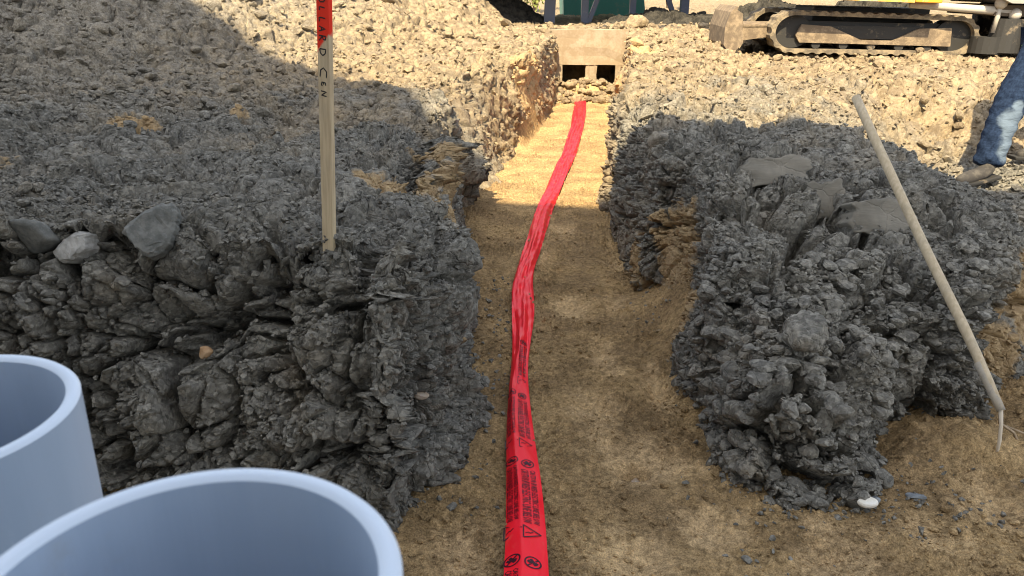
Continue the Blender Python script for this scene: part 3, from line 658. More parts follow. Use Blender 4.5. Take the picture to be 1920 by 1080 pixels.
def tape_point(si, uu):
    """si: fractional station index, uu: -1..1 across"""
    y, x, hw_, ro, rh, lf = (np.interp(si, np.arange(NS), S[:, k]) for k in range(6))
    i0 = np.clip(si, 1, NS - 2); dxy = np.interp(i0 + 1, np.arange(NS), S[:, 1]) - np.interp(i0 - 1, np.arange(NS), S[:, 1]); dyy = np.interp(i0 + 1, np.arange(NS), S[:, 0]) - np.interp(i0 - 1, np.arange(NS), S[:, 0])
    L = np.hypot(dxy, dyy); nx, ny = dyy / L, -dxy / L
    prof_ = np.where(uu < ro, (uu + 1) / (ro + 1.0001), (1 - uu) / (1 - ro + .0001)); prof_ = np.clip(prof_, 0, 1) ** .8
    z = np.interp(si, np.arange(NS), gh) + lf + rh * prof_
    far_k = np.clip((y - 2.6) / .8, 0, 1)
    z = z + far_k * .005 * np.sin(uu * 5 + y * 1.9 + np.sin(y * 2.7) * 3) + far_k * .003 * np.sin(uu * 11 - y * 2.3 + np.sin(y * 3.9) * 2) + .0018 * np.sin(y * 23 + uu * 4) + .0015 * np.sin(y * 51 - uu * 6) * far_k
    crease = far_k * .003 * np.sign(np.sin(uu * 3.5 + np.sin(y * 1.7) * 2.4 + y)); z = z + crease
    return np.stack([x + nx * hw_ * uu, y + ny * hw_ * uu, z], -1)
SI, U = np.meshgrid(np.arange(NS, dtype=float), u, indexing='ij')
V = tape_point(SI, U)
def tape_build(N, b):
    P = N.n('ShaderNodeNewGeometry').outputs['Position']
    k = N.noise(N.v('MULTIPLY', P, (1, .25, 1)), 30, 4, .6)
    dusty = N.m('MULTIPLY', N.ramp(N.noise(P, 18, 6, .75), .56, .78), .35)
    N.put(b.inputs['Base Color'], N.mix(dusty, N.mix(N.ramp(k, .3, .7), (.93, .012, .022), (.95, .017, .036)), (.55, .32, .18)))
    d = N.m('MULTIPLY', N.ramp(N.noise(P, 14, 5, .6), .58, .75), .3)
    N.put(b.inputs['Roughness'], N.ramp(k, .3, .7, .32, .5))
    bp = N.n('ShaderNodeBump', {'Height': N.noise(N.v('MULTIPLY', P, (1, .2, 1)), 45, 3, .5), 'Strength': .35, 'Distance': .006}); N.put(b.inputs['Normal'], bp.outputs[0])
TAPE = material("red_plastic_film", tape_build, rough=.4, spec=.28)
troot = empty("warning_tape", (.04, 1.6, 0)); tag(troot, "long red plastic warning tape with black print running down the trench", "warning tape")
o = mesh_np("tape_strip", V.reshape(-1, 3), grid_faces(NS, NA), TAPE); o.parent = troot; o.matrix_parent_inverse = Matrix.Translation((-.04, -1.6, 0))
def text_mesh(body, bold=True):
    c = bpy.data.curves.new("print", 'FONT'); c.body = body; c.size = 1; c.resolution_u = 1; c.offset = .012 if bold else 0
    t = bpy.data.objects.new("print", c); COL.objects.link(t); dg = bpy.context.evaluated_depsgraph_get(); dg.update()
    me = bpy.data.meshes.new_from_object(t.evaluated_get(dg)); bm = bmesh.new(); bm.from_mesh(me)
    bmesh.ops.triangulate(bm, faces=bm.faces); bmesh.ops.subdivide_edges(bm, edges=[e for e in bm.edges if e.calc_length() > .3], cuts=1); bmesh.ops.triangulate(bm, faces=bm.faces)
    bm.verts.index_update()
    V_ = np.array([v.co[:] for v in bm.verts]); F_ = np.array([[v.index for v in f.verts] for f in bm.faces]); bm.free()
    bpy.data.objects.remove(t); bpy.data.curves.remove(c); bpy.data.meshes.remove(me)
    V_[:, 0] -= V_[:, 0].min(); V_[:, 0] /= V_[:, 0].max(); V_[:, 1] /= .7
    return V_, F_
def ring2d(r0, r1, n=28):
    a = np.linspace(0, 2 * np.pi, n, endpoint=False); Vv = np.concatenate([np.stack([r0 * np.cos(a), r0 * np.sin(a)], 1), np.stack([r1 * np.cos(a), r1 * np.sin(a)], 1)])
    i = np.arange(n); j = (i + 1) % n; return Vv, np.concatenate([np.stack([i, j, j + n], 1), np.stack([i, j + n, i + n], 1)])
def quad2d(pts):
    return np.array(pts, float), np.array([[0, k, k + 1] for k in range(1, len(pts) - 1)])
def bar2d(p, q, w_):
    p, q = np.array(p, float), np.array(q, float); t = (q - p) / np.linalg.norm(q - p); n = np.array([-t[1], t[0]]) * w_
    return quad2d([p + n, q + n, q - n, p - n])
T1 = text_mesh("CAUTION BURIED ELECTRIC LINE BELOW")
prV, prF, off = [], [], 0
PRINTM = material("black_tape_print", None, (.035, .004, .012), .5)
def flush():
    global prV, prF, off
    if prV:
        q = mesh_np("printed_text", np.concatenate(prV), np.concatenate(prF), PRINTM, smooth=False, parent=troot); q.matrix_parent_inverse = Matrix.Translation((-.04, -1.6, 0))
    prV, prF, off = [], [], 0
def put_print(V2, F2, along, across):
    """V2 x,y -> distance along the tape (towards the camera) and u across"""
    global off
    s_ = along(V2[:, 0]); uu = across(V2[:, 1]); si = s_ / tt[-1] * (NS - 1)
    ok = (si.min() > 1) and (si.max() < NS - 2)
    if not ok: return
    p = tape_point(si, uu); p[:, 2] += .0016
    prV.append(p); prF.append(F2 + off); off += len(V2)
def block(s0, u0, u1, second):
    """one repeat: symbol at s0 (far end), words, triangle at the near end"""
    mid = (u0 + u1) / 2; h = u1 - u0
    cx = lambda x: s0 - x; cy = lambda y: mid + y * h
    V2, F2 = ring2d(.023, .019); put_print(V2, F2, cx, lambda y: mid + y / .058)
    for bar in [bar2d((-.016, .016), (.016, -.016), .0022), bar2d((-.012, -.006), (.010, .008), .0045), bar2d((-.004, -.014), (.004, -.002), .004), bar2d((.0, .006), (.004, .013), .004)]:
        put_print(*bar, cx, lambda y: mid + y / .058)
    x0 = .036; ln = .27
    V2, F2 = T1
    put_print(V2, F2, lambda x: s0 - x0 - x * ln, lambda y: u0 + y * h * .52)
    put_print(V2, F2, lambda x: s0 - x0 - x * ln, lambda y: u0 + h * (.62 + y * .38))
    tx = x0 + ln + .012
    for bar in [bar2d((tx, 0), (tx + .05, 0), .0022), bar2d((tx, 0), (tx + .012, 1), .0022), bar2d((tx + .05, 0), (tx + .012, 1), .0022)]: pass
    a_, b2, c_ = np.array((tx, -.024)), np.array((tx + .056, -.024)), np.array((tx + .028, .026))
    for p_, q_ in ((a_, b2), (b2, c_), (c_, a_)): put_print(*bar2d(p_, q_, .0018), cx, lambda y: mid + y / .058)
    m0 = (a_ + b2 + c_) / 3
    for p_, q_ in ((m0 + (-.006, .010), m0 + (.002, .001)), (m0 + (.002, .001), m0 + (-.002, -.002)), (m0 + (-.002, -.002), m0 + (.006, -.011))): put_print(*bar2d(p_, q_, .0014), cx, lambda y: mid + y / .058)
def s_of_y(y): return np.interp(y, S[:, 0], ts)
for k in range(-1, 3):
    s0 = s_of_y(2.135) + k * .47
    ridge = np.interp(s0 - .2, ts, S[:, 3])
    block(s0, -.12, .72, False); flush()
    block(s_of_y(1.68) + k * .47, -.96, -.36, True); flush()

# ------------------------------------------------------------ concrete wall at the trench end
CONC = dirty("sandy_concrete", (.33, .27, .19), (.25, .19, .12), .75, 5, .9)
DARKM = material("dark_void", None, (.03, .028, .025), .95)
vr = empty("concrete_vault", (1.09, 11.15, 0), (0, 0, R(-5))); tag(vr, "sandy concrete vault wall with two dark openings closing the trench", "concrete vault")
bm = bmesh.new(); box(bm, (-.62, .02, .50), (.56, .14, .98)); box(bm, (-.62, .02, -.1), (-.37, .14, .497)); box(bm, (.40, .02, -.1), (.56, .14, .497)); box(bm, (-.37, .022, -.1), (.4, .138, .22)); box(bm, (-.03, .025, .22), (.13, .135, .5))
bmesh.ops.subdivide_edges(bm, edges=bm.edges, cuts=3, use_grid_fill=True)
for v in bm.verts: v.co += Vector((random.uniform(-1, 1), random.uniform(-1, 1), random.uniform(-1, 1))) * .008
obj("vault_wall", bm, CONC, vr)
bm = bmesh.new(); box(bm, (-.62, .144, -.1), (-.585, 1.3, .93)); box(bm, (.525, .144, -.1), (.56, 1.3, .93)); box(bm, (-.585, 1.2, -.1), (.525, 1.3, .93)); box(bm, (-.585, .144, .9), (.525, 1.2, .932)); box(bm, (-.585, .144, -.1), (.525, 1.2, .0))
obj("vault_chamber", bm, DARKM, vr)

# ------------------------------------------------------------ excavator
YEL = dirty("dusty_yellow_paint", (.62, .34, .05), (.46, .37, .25), .5, 5, .5)
ORG = dirty("orange_paint", (.72, .30, .03), (.46, .37, .25), .25, 5, .4)
GREY = dirty("dusty_grey_panel", (.30, .28, .25), (.44, .40, .33), .5, 4, .6)
RUBBER = dirty("muddy_rubber", (.035, .034, .033), (.36, .29, .20), .35, 6, .9)
TRACKM = dirty("dusty_track", (.11, .09, .065), (.27, .215, .14), .62, 9, .9)
STEEL = dirty("dusty_steel", (.14, .105, .07), (.28, .215, .14), .55, 9, .8)
BLACK = dirty("dark_greasy_steel", (.025, .024, .022), (.20, .16, .11), .2, 6, .7)
ex = empty("excavator", (4.72, 10.75, .73), (0, R(1.2), R(-5))); tag(ex, "yellow and grey tracked excavator parked on the spoil at upper right", "excavator")
TL, TH, TW = 2.6, .58, .4
def track(y0, name):
    pts = []; r = TH / 2
    for k in range(26):
        a = math.pi / 2 + math.pi * k / 25; pts.append((-TL / 2 + r + r * math.cos(a), r + r * math.sin(a)))
    for k in range(26):
        a = -math.pi / 2 + math.pi * k / 25; rr = r * .92; pts.append((TL / 2 - r + rr * math.cos(a), r + rr * math.sin(a)))
    pts = [Vector((p[0], p[1])) for p in pts]; pts.append(pts[0])
    dens = []; 
    for p, q in zip(pts, pts[1:]):
        m = max(1, int((q - p).length / .035)); dens += [p.lerp(q, i / m) for i in range(m)]
    bm = bmesh.new(); n = len(dens); rings = []
    for i, p in enumerate(dens):
        t = (dens[(i + 1) % n] - dens[i - 1]).normalized(); nn = Vector((t.y, -t.x)); lug = .022 if (i // 2) % 2 else 0
        o_ = p + nn * -0.0; out = p + (nn if (p - Vector((p.x, r))).dot(nn) > 0 or True else -nn) * 0
        c = Vector((max(-TL / 2 + r, min(TL / 2 - r, p.x)), r)); e = (p - c).normalized()
        po = p + e * lug; pi = p - e * .05
        rings.append([bm.verts.new((po.x, y0, po.y)), bm.verts.new((po.x, y0 + TW, po.y)), bm.verts.new((pi.x, y0 + TW, pi.y)), bm.verts.new((pi.x, y0, pi.y))])
    for i in range(n):
        a, b2 = rings[i], rings[(i + 1) % n]
        for k in range(4): bm.faces.new((a[k], a[(k + 1) % 4], b2[(k + 1) % 4], b2[k]))
    tr = obj(name, bm, TRACKM, ex); tr.scale = (1, 1, .86)
    bm = bmesh.new(); prism(bm, [(-.92, .14), (-.98, .24), (-.92, .40), (-.55, .38), (-.15, .20), (.25, .20), (.55, .38), (.95, .40), (.98, .14)], y0 + .04, y0 + TW - .06)
    obj("track_frame", bm, STEEL, tr, bevel=.008)
    bm = bmesh.new(); prism(bm, [(-.75, .39), (-.35, .215), (.45, .215), (.62, .40)], y0 + .09, y0 + TW - .06); box(bm, (-.98, y0 + .14, .30), (.98, y0 + TW - .1, .45)); obj("frame_recess", bm, BLACK, tr)
    for x_ in (-.7, -.35, 0, .35, .7):
        bm = bmesh.new(); bmesh.ops.create_cone(bm, cap_ends=True, segments=20, radius1=.055, radius2=.055, depth=TW * .7, matrix=Matrix.Translation((x_, y0 + TW / 2, .112)) @ Matrix.Rotation(R(90), 4, 'X')); obj("track_roller", bm, BLACK, tr)
    for x_ in (-TL / 2 + TH / 2, TL / 2 - TH / 2):
        bm = bmesh.new(); Mx = Matrix.Translation((x_, y0 + TW / 2 + .02, TH / 2)) @ Matrix.Rotation(R(90), 4, 'X')
        bmesh.ops.create_cone(bm, cap_ends=True, segments=32, radius1=TH / 2 - .055, radius2=TH / 2 - .055, depth=TW * .6, matrix=Mx); obj("idler_wheel", bm, BLACK, tr)
track(-.62, "track"); track(.75, "track")
bm = bmesh.new(); box(bm, (-.7, -.2, .30), (.8, .74, .56)); obj("undercarriage", bm, BLACK, ex, bevel=.02)
bm = bmesh.new(); prism(bm, [(-1.92, -.02), (-1.99, .06), (-2.0, .3), (-1.94, .52), (-1.86, .60), (-1.83, .58), (-1.88, .5), (-1.92, .3), (-1.90, .07), (-1.84, -.02)], -.78, .75)
for y_ in (-.79, .75): prism(bm, [(-1.90, .0), (-1.94, .3), (-1.88, .57), (-1.76, .50), (-1.70, .1), (-1.78, .0)], y_, y_ + .03)
bl = obj("dozer_blade", bm, STEEL, ex, bevel=.006); bl.scale = (.84, .8, .88); bl.location = (-.24, -.1, .02)
bm = bmesh.new()
for y_ in (-.35, .85): prism(bm, [(-1.82, .08), (-1.82, .30), (-.9, .34), (-.9, .22)], y_, y_ + .09)
prism(bm, [(-1.84, .28), (-1.84, .33), (-.7, .36), (-.7, .31)], -.35, .94); obj("blade_arm", bm, STEEL, bl)
bm = bmesh.new(); box(bm, (-1.15, -.85, .70), (.55, 1.3, .80)); obj("slew_deck", bm, BLACK, ex, bevel=.02)
bm = bmesh.new(); prism(bm, [(-1.15, .66), (-1.15, .95), (.30, .95), (.30, .64)], -.90, -.6); obj("side_skirt", bm, YEL, ex, bevel=.025)
bm = bmesh.new(); prism(bm, [(.303, .645), (.303, .95), (.62, .95), (.62, .64)], -.91, -.6); box(bm, (.33, -.925, .70), (.60, -.91, .72)); box(bm, (.33, -.925, .80), (.60, -.91, .82)); obj("access_door", bm, ORG, ex, bevel=.01)
bm = bmesh.new(); prism(bm, [(-1.1, .96), (-1.1, 1.9), (-.9, 2.5), (.2, 2.5), (.3, .96)], -.8, .2); cb = obj("cab", bm, YEL, ex, bevel=.03)
bm = bmesh.new(); prism(bm, [(-1.0, 1.4), (-.85, 2.35), (.1, 2.35), (.18, 1.4)], -.81, -.8); obj("cab_window", bm, material("tinted_glass", None, (.03, .04, .045), .1), cb)
bm = bmesh.new(); box(bm, (.32, -.85, .96), (1.3, 1.25, 1.6)); obj("engine_hood", bm, YEL, ex, bevel=.08)
bm = bmesh.new(); box(bm, (-1.6, .45, 1.0), (-1.1, .75, 1.4)); prism(bm, [(-1.5, 1.2), (-2.6, 2.9), (-2.4, 3.0), (-1.3, 1.3)], .5, .7); prism(bm, [(-2.6, 3.0), (-4.0, 2.4), (-4.0, 2.2), (-2.5, 2.8)], .52, .68); obj("boom", bm, YEL, ex, bevel=.02)
# grey wheeled machine beside it
lo_ = empty("wheel_loader", (7.0, 10.4, .74), (0, R(1.2), R(-3))); tag(lo_, "dusty grey wheeled machine with pale plates on its side at upper right corner", "loader")
bm = bmesh.new(); prism(bm, [(-1.15, .70), (-1.19, .85), (-1.10, 1.25), (2.2, 1.30), (2.2, .60), (.6, .66), (-.2, .60), (-.9, .60)], -.75, .75); obj("body_panel", bm, GREY, lo_, bevel=.05)
bm = bmesh.new(); prism(bm, [(-.62, .77), (-.57, .93), (-.36, .93), (-.42, .76)], -.756, -.748); prism(bm, [(-.78, .78), (-.80, .93), (-.66, .93), (-.68, .78)], -.756, -.748); obj("decal_plate", bm, material("pale_decal", None, (.62, .60, .52), .6), lo_)
bm = bmesh.new(); prism(bm, [(-1.0, .45), (-1.0, .58), (2.1, .58), (2.1, .42)], -.6, .6); obj("chassis", bm, dirty("rusty_chassis", (.10, .075, .05), (.24, .17, .11), .4, 5, .9), lo_, bevel=.02)
def wheel(x_, y_):
    bm = bmesh.new(); Mx = Matrix.Translation((x_, y_, .36)) @ Matrix.Rotation(R(90), 4, 'X')
    prof_ = [(.22, -.13), (.34, -.15), (.42, -.12), (.44, 0), (.42, .12), (.34, .15), (.22, .13)]; S_ = 40; rr = []
    for k in range(S_):
        a = 2 * math.pi * k / S_; rr.append([bm.verts.new(Mx @ Vector(((r_ + (.015 if k % 2 and 1 < j < 5 else 0)) * math.cos(a), (r_ + (.015 if k % 2 and 1 < j < 5 else 0)) * math.sin(a), z_))) for j, (r_, z_) in enumerate(prof_)])
    for k in range(S_):
        for j in range(6): bm.faces.new((rr[k][j], rr[(k + 1) % S_][j], rr[(k + 1) % S_][j + 1], rr[k][j + 1]))
    wh = obj("wheel", bm, RUBBER, lo_, smooth=True)
    bm = bmesh.new(); bmesh.ops.create_cone(bm, cap_ends=True, segments=32, radius1=.22, radius2=.2, depth=.2, matrix=Mx); obj("hub", bm, BLACK, wh)
    bm = bmesh.new(); tube(bm, [Mx @ Vector((.225 * math.cos(a * .2), .225 * math.sin(a * .2), .135)) for a in range(32)], .008, 6); obj("rim", bm, material("scuffed_rim", None, (.35, .34, .32), .4), wh)
wheel(-.15, -.62); wheel(1.5, -.62); wheel(-.15, .62); wheel(1.5, .62)
bm = bmesh.new(); tube(bm, [(-2.0, -.5, .56), (-1.2, -.55, .52), (-.75, -.55, .50)], [.045, .05, .055], 12); bmesh.ops.create_icosphere(bm, subdivisions=2, radius=.075, matrix=Matrix.Translation((-.95, -.6, .60))); bmesh.ops.create_icosphere(bm, subdivisions=2, radius=.075, matrix=Matrix.Translation((-.75, -.6, .47))); tube(bm, [(-.95, -.6, .62), (-.95, -.58, .25)], .03, 8)
obj("steering_cylinder", bm, dirty("muddy_cylinder", (.40, .37, .32), (.50, .44, .35), .6, 12, .8), lo_, smooth=True)
bm = bmesh.new(); tube(bm, [(-.78, -.55, .02), (-.78, -.55, .42)], [.19, .17], 18); tube(bm, [(-.95, -.5, .0), (-.95, -.5, .2)], .2, 18); obj("drive_housing", bm, BLACK, lo_, bevel=.01)

# ------------------------------------------------------------ things beyond the crest
BLUE = dirty("blue_grey_steel", (.10, .12, .17), (.22, .21, .2), .15, 4, .5)
pf = empty("posts_with_shade_top", (1.9, 16.2, .85)); tag(pf, "braced blue grey posts behind the crest with an unseen top added for shade", "platform")
for (x0_, z0_, x1_, z1_, w_) in [(-1.15, -.3, -1.1, 1.2, .11), (-.42, -.3, -.42, 1.2, .07), (.55, -.3, .55, 1.2, .06), (1.6, -.3, 1.6, 1.2, .08), (3.2, -.3, 3.2, 1.2, .09)]:
    bm = bmesh.new(); prism(bm, [(x0_ - w_, z0_), (x1_ - w_, z1_), (x1_ + w_, z1_), (x0_ + w_, z0_)], -.08, .08); obj("post", bm, BLUE, pf)
for (x0_, z0_, x1_, z1_) in [(-.38, -.1, .1, 1.2), (1.52, -.15, .95, 1.2)]:
    bm = bmesh.new(); prism(bm, [(x0_ - .05, z0_), (x1_ - .05, z1_), (x1_ + .05, z1_), (x0_ + .05, z0_)], -.05, .05); obj("brace", bm, BLUE, pf)
bm = bmesh.new(); box(bm, (-4.2, -1.4, 1.2), (4.2, 3.0, 1.34)); obj("added_shade_deck", bm, BLUE, pf)  # unseen top, added to throw shade on the soil heaps below
GRN = dirty("green_container_paint", (.06, .24, .20), (.20, .26, .2), .2, 3, .5)
gc = empty("green_container", (2.55, 20.5, .8)); tag(gc, "teal green skip container seen between the blue grey posts", "container")
bm = bmesh.new(); prism(bm, [(-1.25, -.2), (-1.35, 1.5), (.55, 1.5), (.8, -.2)], -.8, .9); obj("container_body", bm, GRN, gc, bevel=.03)
bm = bmesh.new(); box(bm, (-1.4, -.9, 1.5), (.65, 1.0, 1.58)); obj("container_rim", bm, GRN, gc)
bm = bmesh.new(); box(bm, (.05, -.815, .55), (.2, -.805, .75)); obj("label_plate", bm, material("white_plate", None, (.75, .75, .72), .6), gc)
wb = empty("white_building", (3, 46, .8)); tag(wb, "long bright white building far behind the site", "building")
bm = bmesh.new(); box(bm, (-30, 0, -1), (32, 10, 7)); obj("wall", bm, material("white_cladding", lambda N, b: N.put(b.inputs['Base Color'], N.mix(N.ramp(N.m('SINE', N.m('MULTIPLY', N.xyz(N.n('ShaderNodeTexCoord').outputs['Object'])[0], 12)), -1, 1), (.74, .76, .78), (.82, .83, .84))), rough=.6), wb)
bm = bmesh.new(); box(bm, (-30.3, -.3, 7), (32.3, 10.3, 7.3)); obj("roof", bm, BLUE, wb)
for k in range(9):
    bm = bmesh.new(); box(bm, (-26 + k * 6.2, -.04, .6), (-24 + k * 6.2, .02, 2.2)); obj("window", bm, material("window_glass", None, (.05, .07, .09), .15), wb)
# dark soil heaps; their near-black colour also holds the shade they lie in
DARK_SOIL_SHADE = material("dark_soil_with_shade", lambda N, b: (N.put(b.inputs['Base Color'], N.mix(N.ramp(N.noise(N.n('ShaderNodeNewGeometry').outputs['Position'], 9, 6, .7), .35, .65), (.025, .024, .022), (.065, .06, .05)))), rough=.95, spec=.1)
def mound(name, cx, cy, rx, ry, h, z0):
    xs = np.linspace(-1, 1, 120); X, Y = np.meshgrid(xs, xs); r = np.hypot(X, Y); Z = h * np.clip(1 - r ** 1.6, -.2, 1) + z0
    o = mesh_np(name, np.stack([cx + X * rx, cy + Y * ry, Z], -1).reshape(-1, 3), grid_faces(120, 120), DARK_SOIL_SHADE); tag(o, kind='structure')
    gn_displace(o, clay_disp(1.0, 1.0, lump=.15)); return o
mound("soil_heap", -1.0, 17.0, 1.9, 1.6, .85, .85); mound("soil_heap", 3.0, 15.6, 1.5, .8, .32, .84); mound("soil_heap", 5.0, 15.3, 1.3, .9, .50, .86); mound("soil_heap", 6.3, 13.9, 1.1, 1.0, .80, .8)
# bushes
LEAF = material("yellow_green_leaves", lambda N, b: N.put(b.inputs['Base Color'], N.mix(N.noise(N.n('ShaderNodeNewGeometry').outputs['Position'], 6, 3), (.10, .14, .03), (.34, .36, .10))), rough=.7)
BARK = material("bark", None, (.14, .10, .07), .9)
def bush(x, y, z, h, rr, seed, label):
    r = np.random.default_rng(seed); root = empty("bush", (x, y, z)); tag(root, label, "bush")
    bm = bmesh.new()
    for k in range(7):
        a = r.uniform(0, 6.28); tube(bm, [(0, 0, -.1), (math.cos(a) * rr * .3, math.sin(a) * rr * .3, h * .45), (math.cos(a) * rr * .7, math.sin(a) * rr * .7, h * .85)], [.04, .025, .01], 6)
    obj("stem", bm, BARK, root)
    n = 2600; d = r.normal(size=(n, 3)); d /= np.linalg.norm(d, axis=1)[:, None]; cl = r.normal(size=(26, 3)); cl /= np.linalg.norm(cl, axis=1)[:, None]; cl *= r.uniform(.4, .9, (26, 1))
    c = (cl[r.integers(0, 26, n)] + d * r.uniform(0, .3, (n, 1))) * np.array([rr, rr, h * .5]) + np.array([0, 0, h * .55])
    M = rand_rot(n); q = np.array([(-.05, 0, 0), (0, .022, .005), (.06, 0, 0), (0, -.022, .005)]) * 1.3
    V_ = np.einsum('nij,kj->nki', M, q) + c[:, None]; mesh_np("foliage", V_.reshape(-1, 3), np.arange(n * 4).reshape(n, 4), LEAF, smooth=False, parent=root)
bush(.7, 24, .9, 2.6, .9, 1, "yellow green bush left of the teal container"); bush(4.9, 25, .9, 2.2, 1.0, 2, "yellow green bush right of the teal container")

# ------------------------------------------------------------ person at the right edge
def denim(N, b):
    P = N.n('ShaderNodeTexCoord').outputs['Object']
    f = N.noise(N.v('MULTIPLY', P, (1, 1, .4)), 60, 4, .6); k = N.noise(P, 12, 4, .6)
    col = N.mix(N.ramp(f, .3, .7), (.008, .015, .034), (.018, .032, .066))
    nz = N.noise(P, 9, 4, .6); acc = None
    for (x_, y_, z_, r_) in [(3.26, 4.88, .74, .10), (3.27, 4.86, .64, .10), (3.25, 4.86, .56, .08), (3.29, 4.93, .83, .05)]:
        d = N.m('ADD', N.m('DIVIDE', N.v('DISTANCE', P, (x_, y_, z_)), r_), N.m('MULTIPLY', N.m('SUBTRACT', nz, .5), 1.2)); m_ = N.ramp(d, 1.15, .7)
        acc = m_ if acc is None else N.m('MAXIMUM', acc, m_)
    col = N.mix(N.m('MULTIPLY', acc, .75), col, (.14, .185, .24)); N.put(b.inputs['Base Color'], col)
    bp = N.n('ShaderNodeBump', {'Height': N.noise(N.v('MULTIPLY', P, (1, 1, 2.2)), 16, 3, .6), 'Strength': .6, 'Distance': .02}); N.put(b.inputs['Normal'], bp.outputs[0])
DENIM = material("denim", denim, rough=.9, spec=.1)
SKIN = material("skin", None, (.50, .32, .24), .55)
HIVIS = dirty("green_hi_vis", (.20, .42, .06), (.25, .32, .10), .2, 8, .8)
BOOT = dirty("muddy_work_boot", (.035, .032, .03), (.085, .078, .068), .5, 14, .85)
HAIR = material("dark_hair", None, (.03, .02, .015), .7)
def skin_obj(name, nodes, edges, mat, parent, sub=2, root_i=0):
    me = bpy.data.meshes.new(name); me.from_pydata([n_[:3] for n_ in nodes], edges, []); o = bpy.data.objects.new(name, me); COL.objects.link(o)
    md = o.modifiers.new("s", 'SKIN'); md.use_smooth_shade = True; o.modifiers.new("u", 'SUBSURF').levels = sub
    for i, n_ in enumerate(nodes):
        sv = me.skin_vertices[0].data[i]; r_ = n_[3] if hasattr(n_[3], '__len__') else (n_[3], n_[3]); sv.radius = r_; sv.use_root = i == root_i
    me.materials.append(mat); bake(o); o.parent = parent; return o
pr = empty("person", (0, 0, 0)); DX = -.09; tag(pr, "person in faded blue jeans and green top stepping at the right edge", "person")
HP = Vector((3.55, 5.28, 1.28))
body = [(3.62, 5.28, 1.30, .13), (3.66, 5.27, 1.50, .14), (3.70, 5.25, 1.72, .15), (3.70, 5.24, 1.86, .07), (3.68, 5.22, 1.93, .055), (3.65, 5.2, 2.02, .085), (3.64, 5.19, 2.10, .075),
        (3.72, 5.05, 1.80, .065), (3.90, 5.02, 1.56, .045), (4.0, 4.95, 1.36, .035), (4.02, 4.93, 1.31, .03), (3.73, 5.46, 1.80, .065), (3.80, 5.60, 1.56, .045), (3.72, 5.62, 1.34, .035), (3.70, 5.62, 1.28, .03),
        (3.49, 5.16, 1.18, .095), (3.285, 5.03, .82, .068), (3.185, 4.945, .50, .045), (3.66, 5.37, 1.20, .095), (3.72, 5.40, .82, .065), (3.82, 5.42, .48, .045)]
be = [(0, 1), (1, 2), (2, 3), (3, 4), (4, 5), (5, 6), (2, 7), (7, 8), (8, 9), (9, 10), (2, 11), (11, 12), (12, 13), (13, 14), (0, 15), (15, 16), (16, 17), (0, 18), (18, 19), (19, 20)]
skin_obj("body", body, be, SKIN, pr)
jeans = [(3.62, 5.28, 1.29, .145), (3.52, 5.18, 1.16, .132), (3.42, 5.11, 1.02, .122), (3.31, 5.05, .86, .112), (3.25, 5.0, .72, .100), (3.21, 4.965, .60, .096), (3.185, 4.94, .48, .098), (3.175, 4.93, .425, .104),
         (3.67, 5.37, 1.16, .12), (3.72, 5.40, .84, .09), (3.79, 5.42, .60, .08), (3.83, 5.42, .46, .085)]
skin_obj("jeans", jeans, [(0, 1), (1, 2), (2, 3), (3, 4), (4, 5), (5, 6), (6, 7), (0, 8), (8, 9), (9, 10), (10, 11)], DENIM, pr, 3)
skin_obj("hi_vis_top", [(3.64, 5.26, 1.16, .155), (3.66, 5.28, 1.30, .155), (3.66, 5.27, 1.50, .165), (3.70, 5.25, 1.72, .17), (3.70, 5.24, 1.86, .085), (3.73, 5.04, 1.80, .08), (3.81, 5.0, 1.64, .07), (3.75, 5.47, 1.80, .08), (3.79, 5.57, 1.64, .07)], [(0, 1), (1, 2), (2, 3), (3, 4), (3, 5), (5, 6), (3, 7), (7, 8)], HIVIS, pr, root_i=1)
skin_obj("hair", [(3.67, 5.2, 2.05, .085), (3.66, 5.2, 2.12, .075)], [(0, 1)], HAIR, pr)
jo = [c_ for c_ in pr.children if c_.name.startswith('jeans')][0]; jv, jn = verts_of(jo)
fold = .0045 * np.sin(jv[:, 2] * 62 + jv[:, 0] * 30 + 2 * np.sin(jv[:, 1] * 25)) * np.clip(1.4 - np.abs(jv[:, 2] - .55) * 2, .3, 1) + .0022 * np.sin(jv[:, 2] * 121 - jv[:, 1] * 60 + 3 * np.sin(jv[:, 0] * 21))
jv = jv + jn * fold[:, None]; jo.data.vertices.foreach_set('co', jv.astype(np.float32).ravel()); jo.data.update()
def boot(M):
    nodes = [(.03, 0, .12, .055), (.02, 0, .05, .052), (-.05, 0, .045, .05), (-.13, 0, .038, .048), (-.19, 0, .03, .035)]
    nd = [(*(M @ Vector(n_[:3])), n_[3]) for n_ in nodes]; o = skin_obj("boot", nd, [(0, 1), (1, 2), (2, 3), (3, 4)], BOOT, pr)
    bm = bmesh.new(); prism(bm, [(-.22, .0), (-.23, .03), (-.1, .022), (.08, .022), (.085, .0)], -.048, .048, M)
    obj("sole", bm, BLACK, o, bevel=.008)
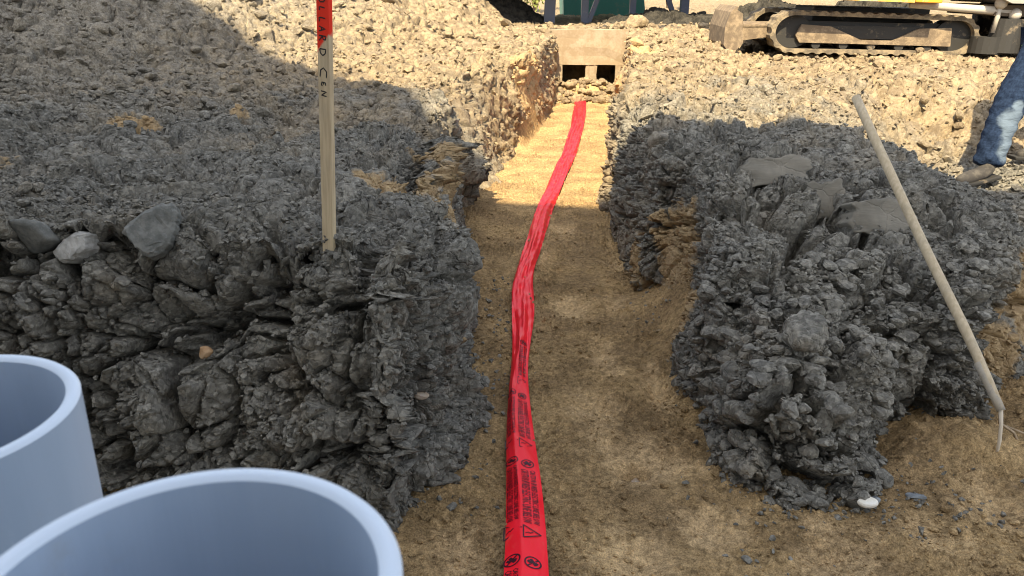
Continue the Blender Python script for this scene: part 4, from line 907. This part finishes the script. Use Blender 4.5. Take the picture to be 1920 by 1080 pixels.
boot(Matrix.Translation((3.15, 4.90, .345)) @ Matrix.Diagonal((1.2, 1.2, 1.2, 1)) @ Matrix.Rotation(R(18), 4, 'Z') @ Matrix.Rotation(R(-8), 4, 'Y')); boot(Matrix.Translation((3.86, 5.42, .38)) @ Matrix.Rotation(R(5), 4, 'Z'))
for y_, x_ in ((4.93, 4.02), (5.62, 3.70)):
    for k in range(5):
        dx = -.02; nodes = [(x_ - .005 * k, y_ + (k - 2) * .018, 1.31 if y_ < 5 else 1.28, .011), (x_ - .03, y_ + (k - 2) * .019, (1.31 if y_ < 5 else 1.28) - .045 - (.01 if 0 < k < 4 else 0), .009), (x_ - .03, y_ + (k - 2) * .018, (1.31 if y_ < 5 else 1.28) - .085 - (.015 if 0 < k < 4 else 0), .007)]
        skin_obj("finger", nodes, [(0, 1), (1, 2)], SKIN, pr, 1)

# ------------------------------------------------------------ the house behind the camera whose shadow falls over the foreground
hb = empty("house", (0, -2, 0)); tag(hb, "tall pale rendered house standing behind the photographer", "house")
REND = material("pale_render", lambda N, b: N.put(b.inputs['Base Color'], N.mix(N.noise(N.n('ShaderNodeTexCoord').outputs['Object'], 1.5, 5), (.74, .73, .70), (.80, .79, .76))), rough=.9)
ROOF = [(-10.6, 17.5), (-9.0, 19.2), (-5.9, 15.7), (-2.75, 11.2), (-2.3, 10.1), (-.6, 9.7), (.7, 9.35), (2.8, 9.2)]
bm = bmesh.new(); prism(bm, [(-10.6, -.3)] + ROOF + [(2.8, -.3)], -8, 0); obj("wall", bm, REND, hb)
GL = material("house_glass", None, (.05, .06, .07), .1); FR = material("white_frame", None, (.7, .7, .68), .5)
for zf in (1.0, 4.0, 7.0):
    for xw in (-9, -6, -3.2, .6):
        bm = bmesh.new(); box(bm, (xw - .65, .0, zf - .07), (xw + .65, .07, zf + 1.47)); wf = obj("window", bm, FR, hb)
        bm = bmesh.new(); box(bm, (xw - .57, .071, zf), (xw + .57, .08, zf + 1.4)); obj("pane", bm, GL, wf)
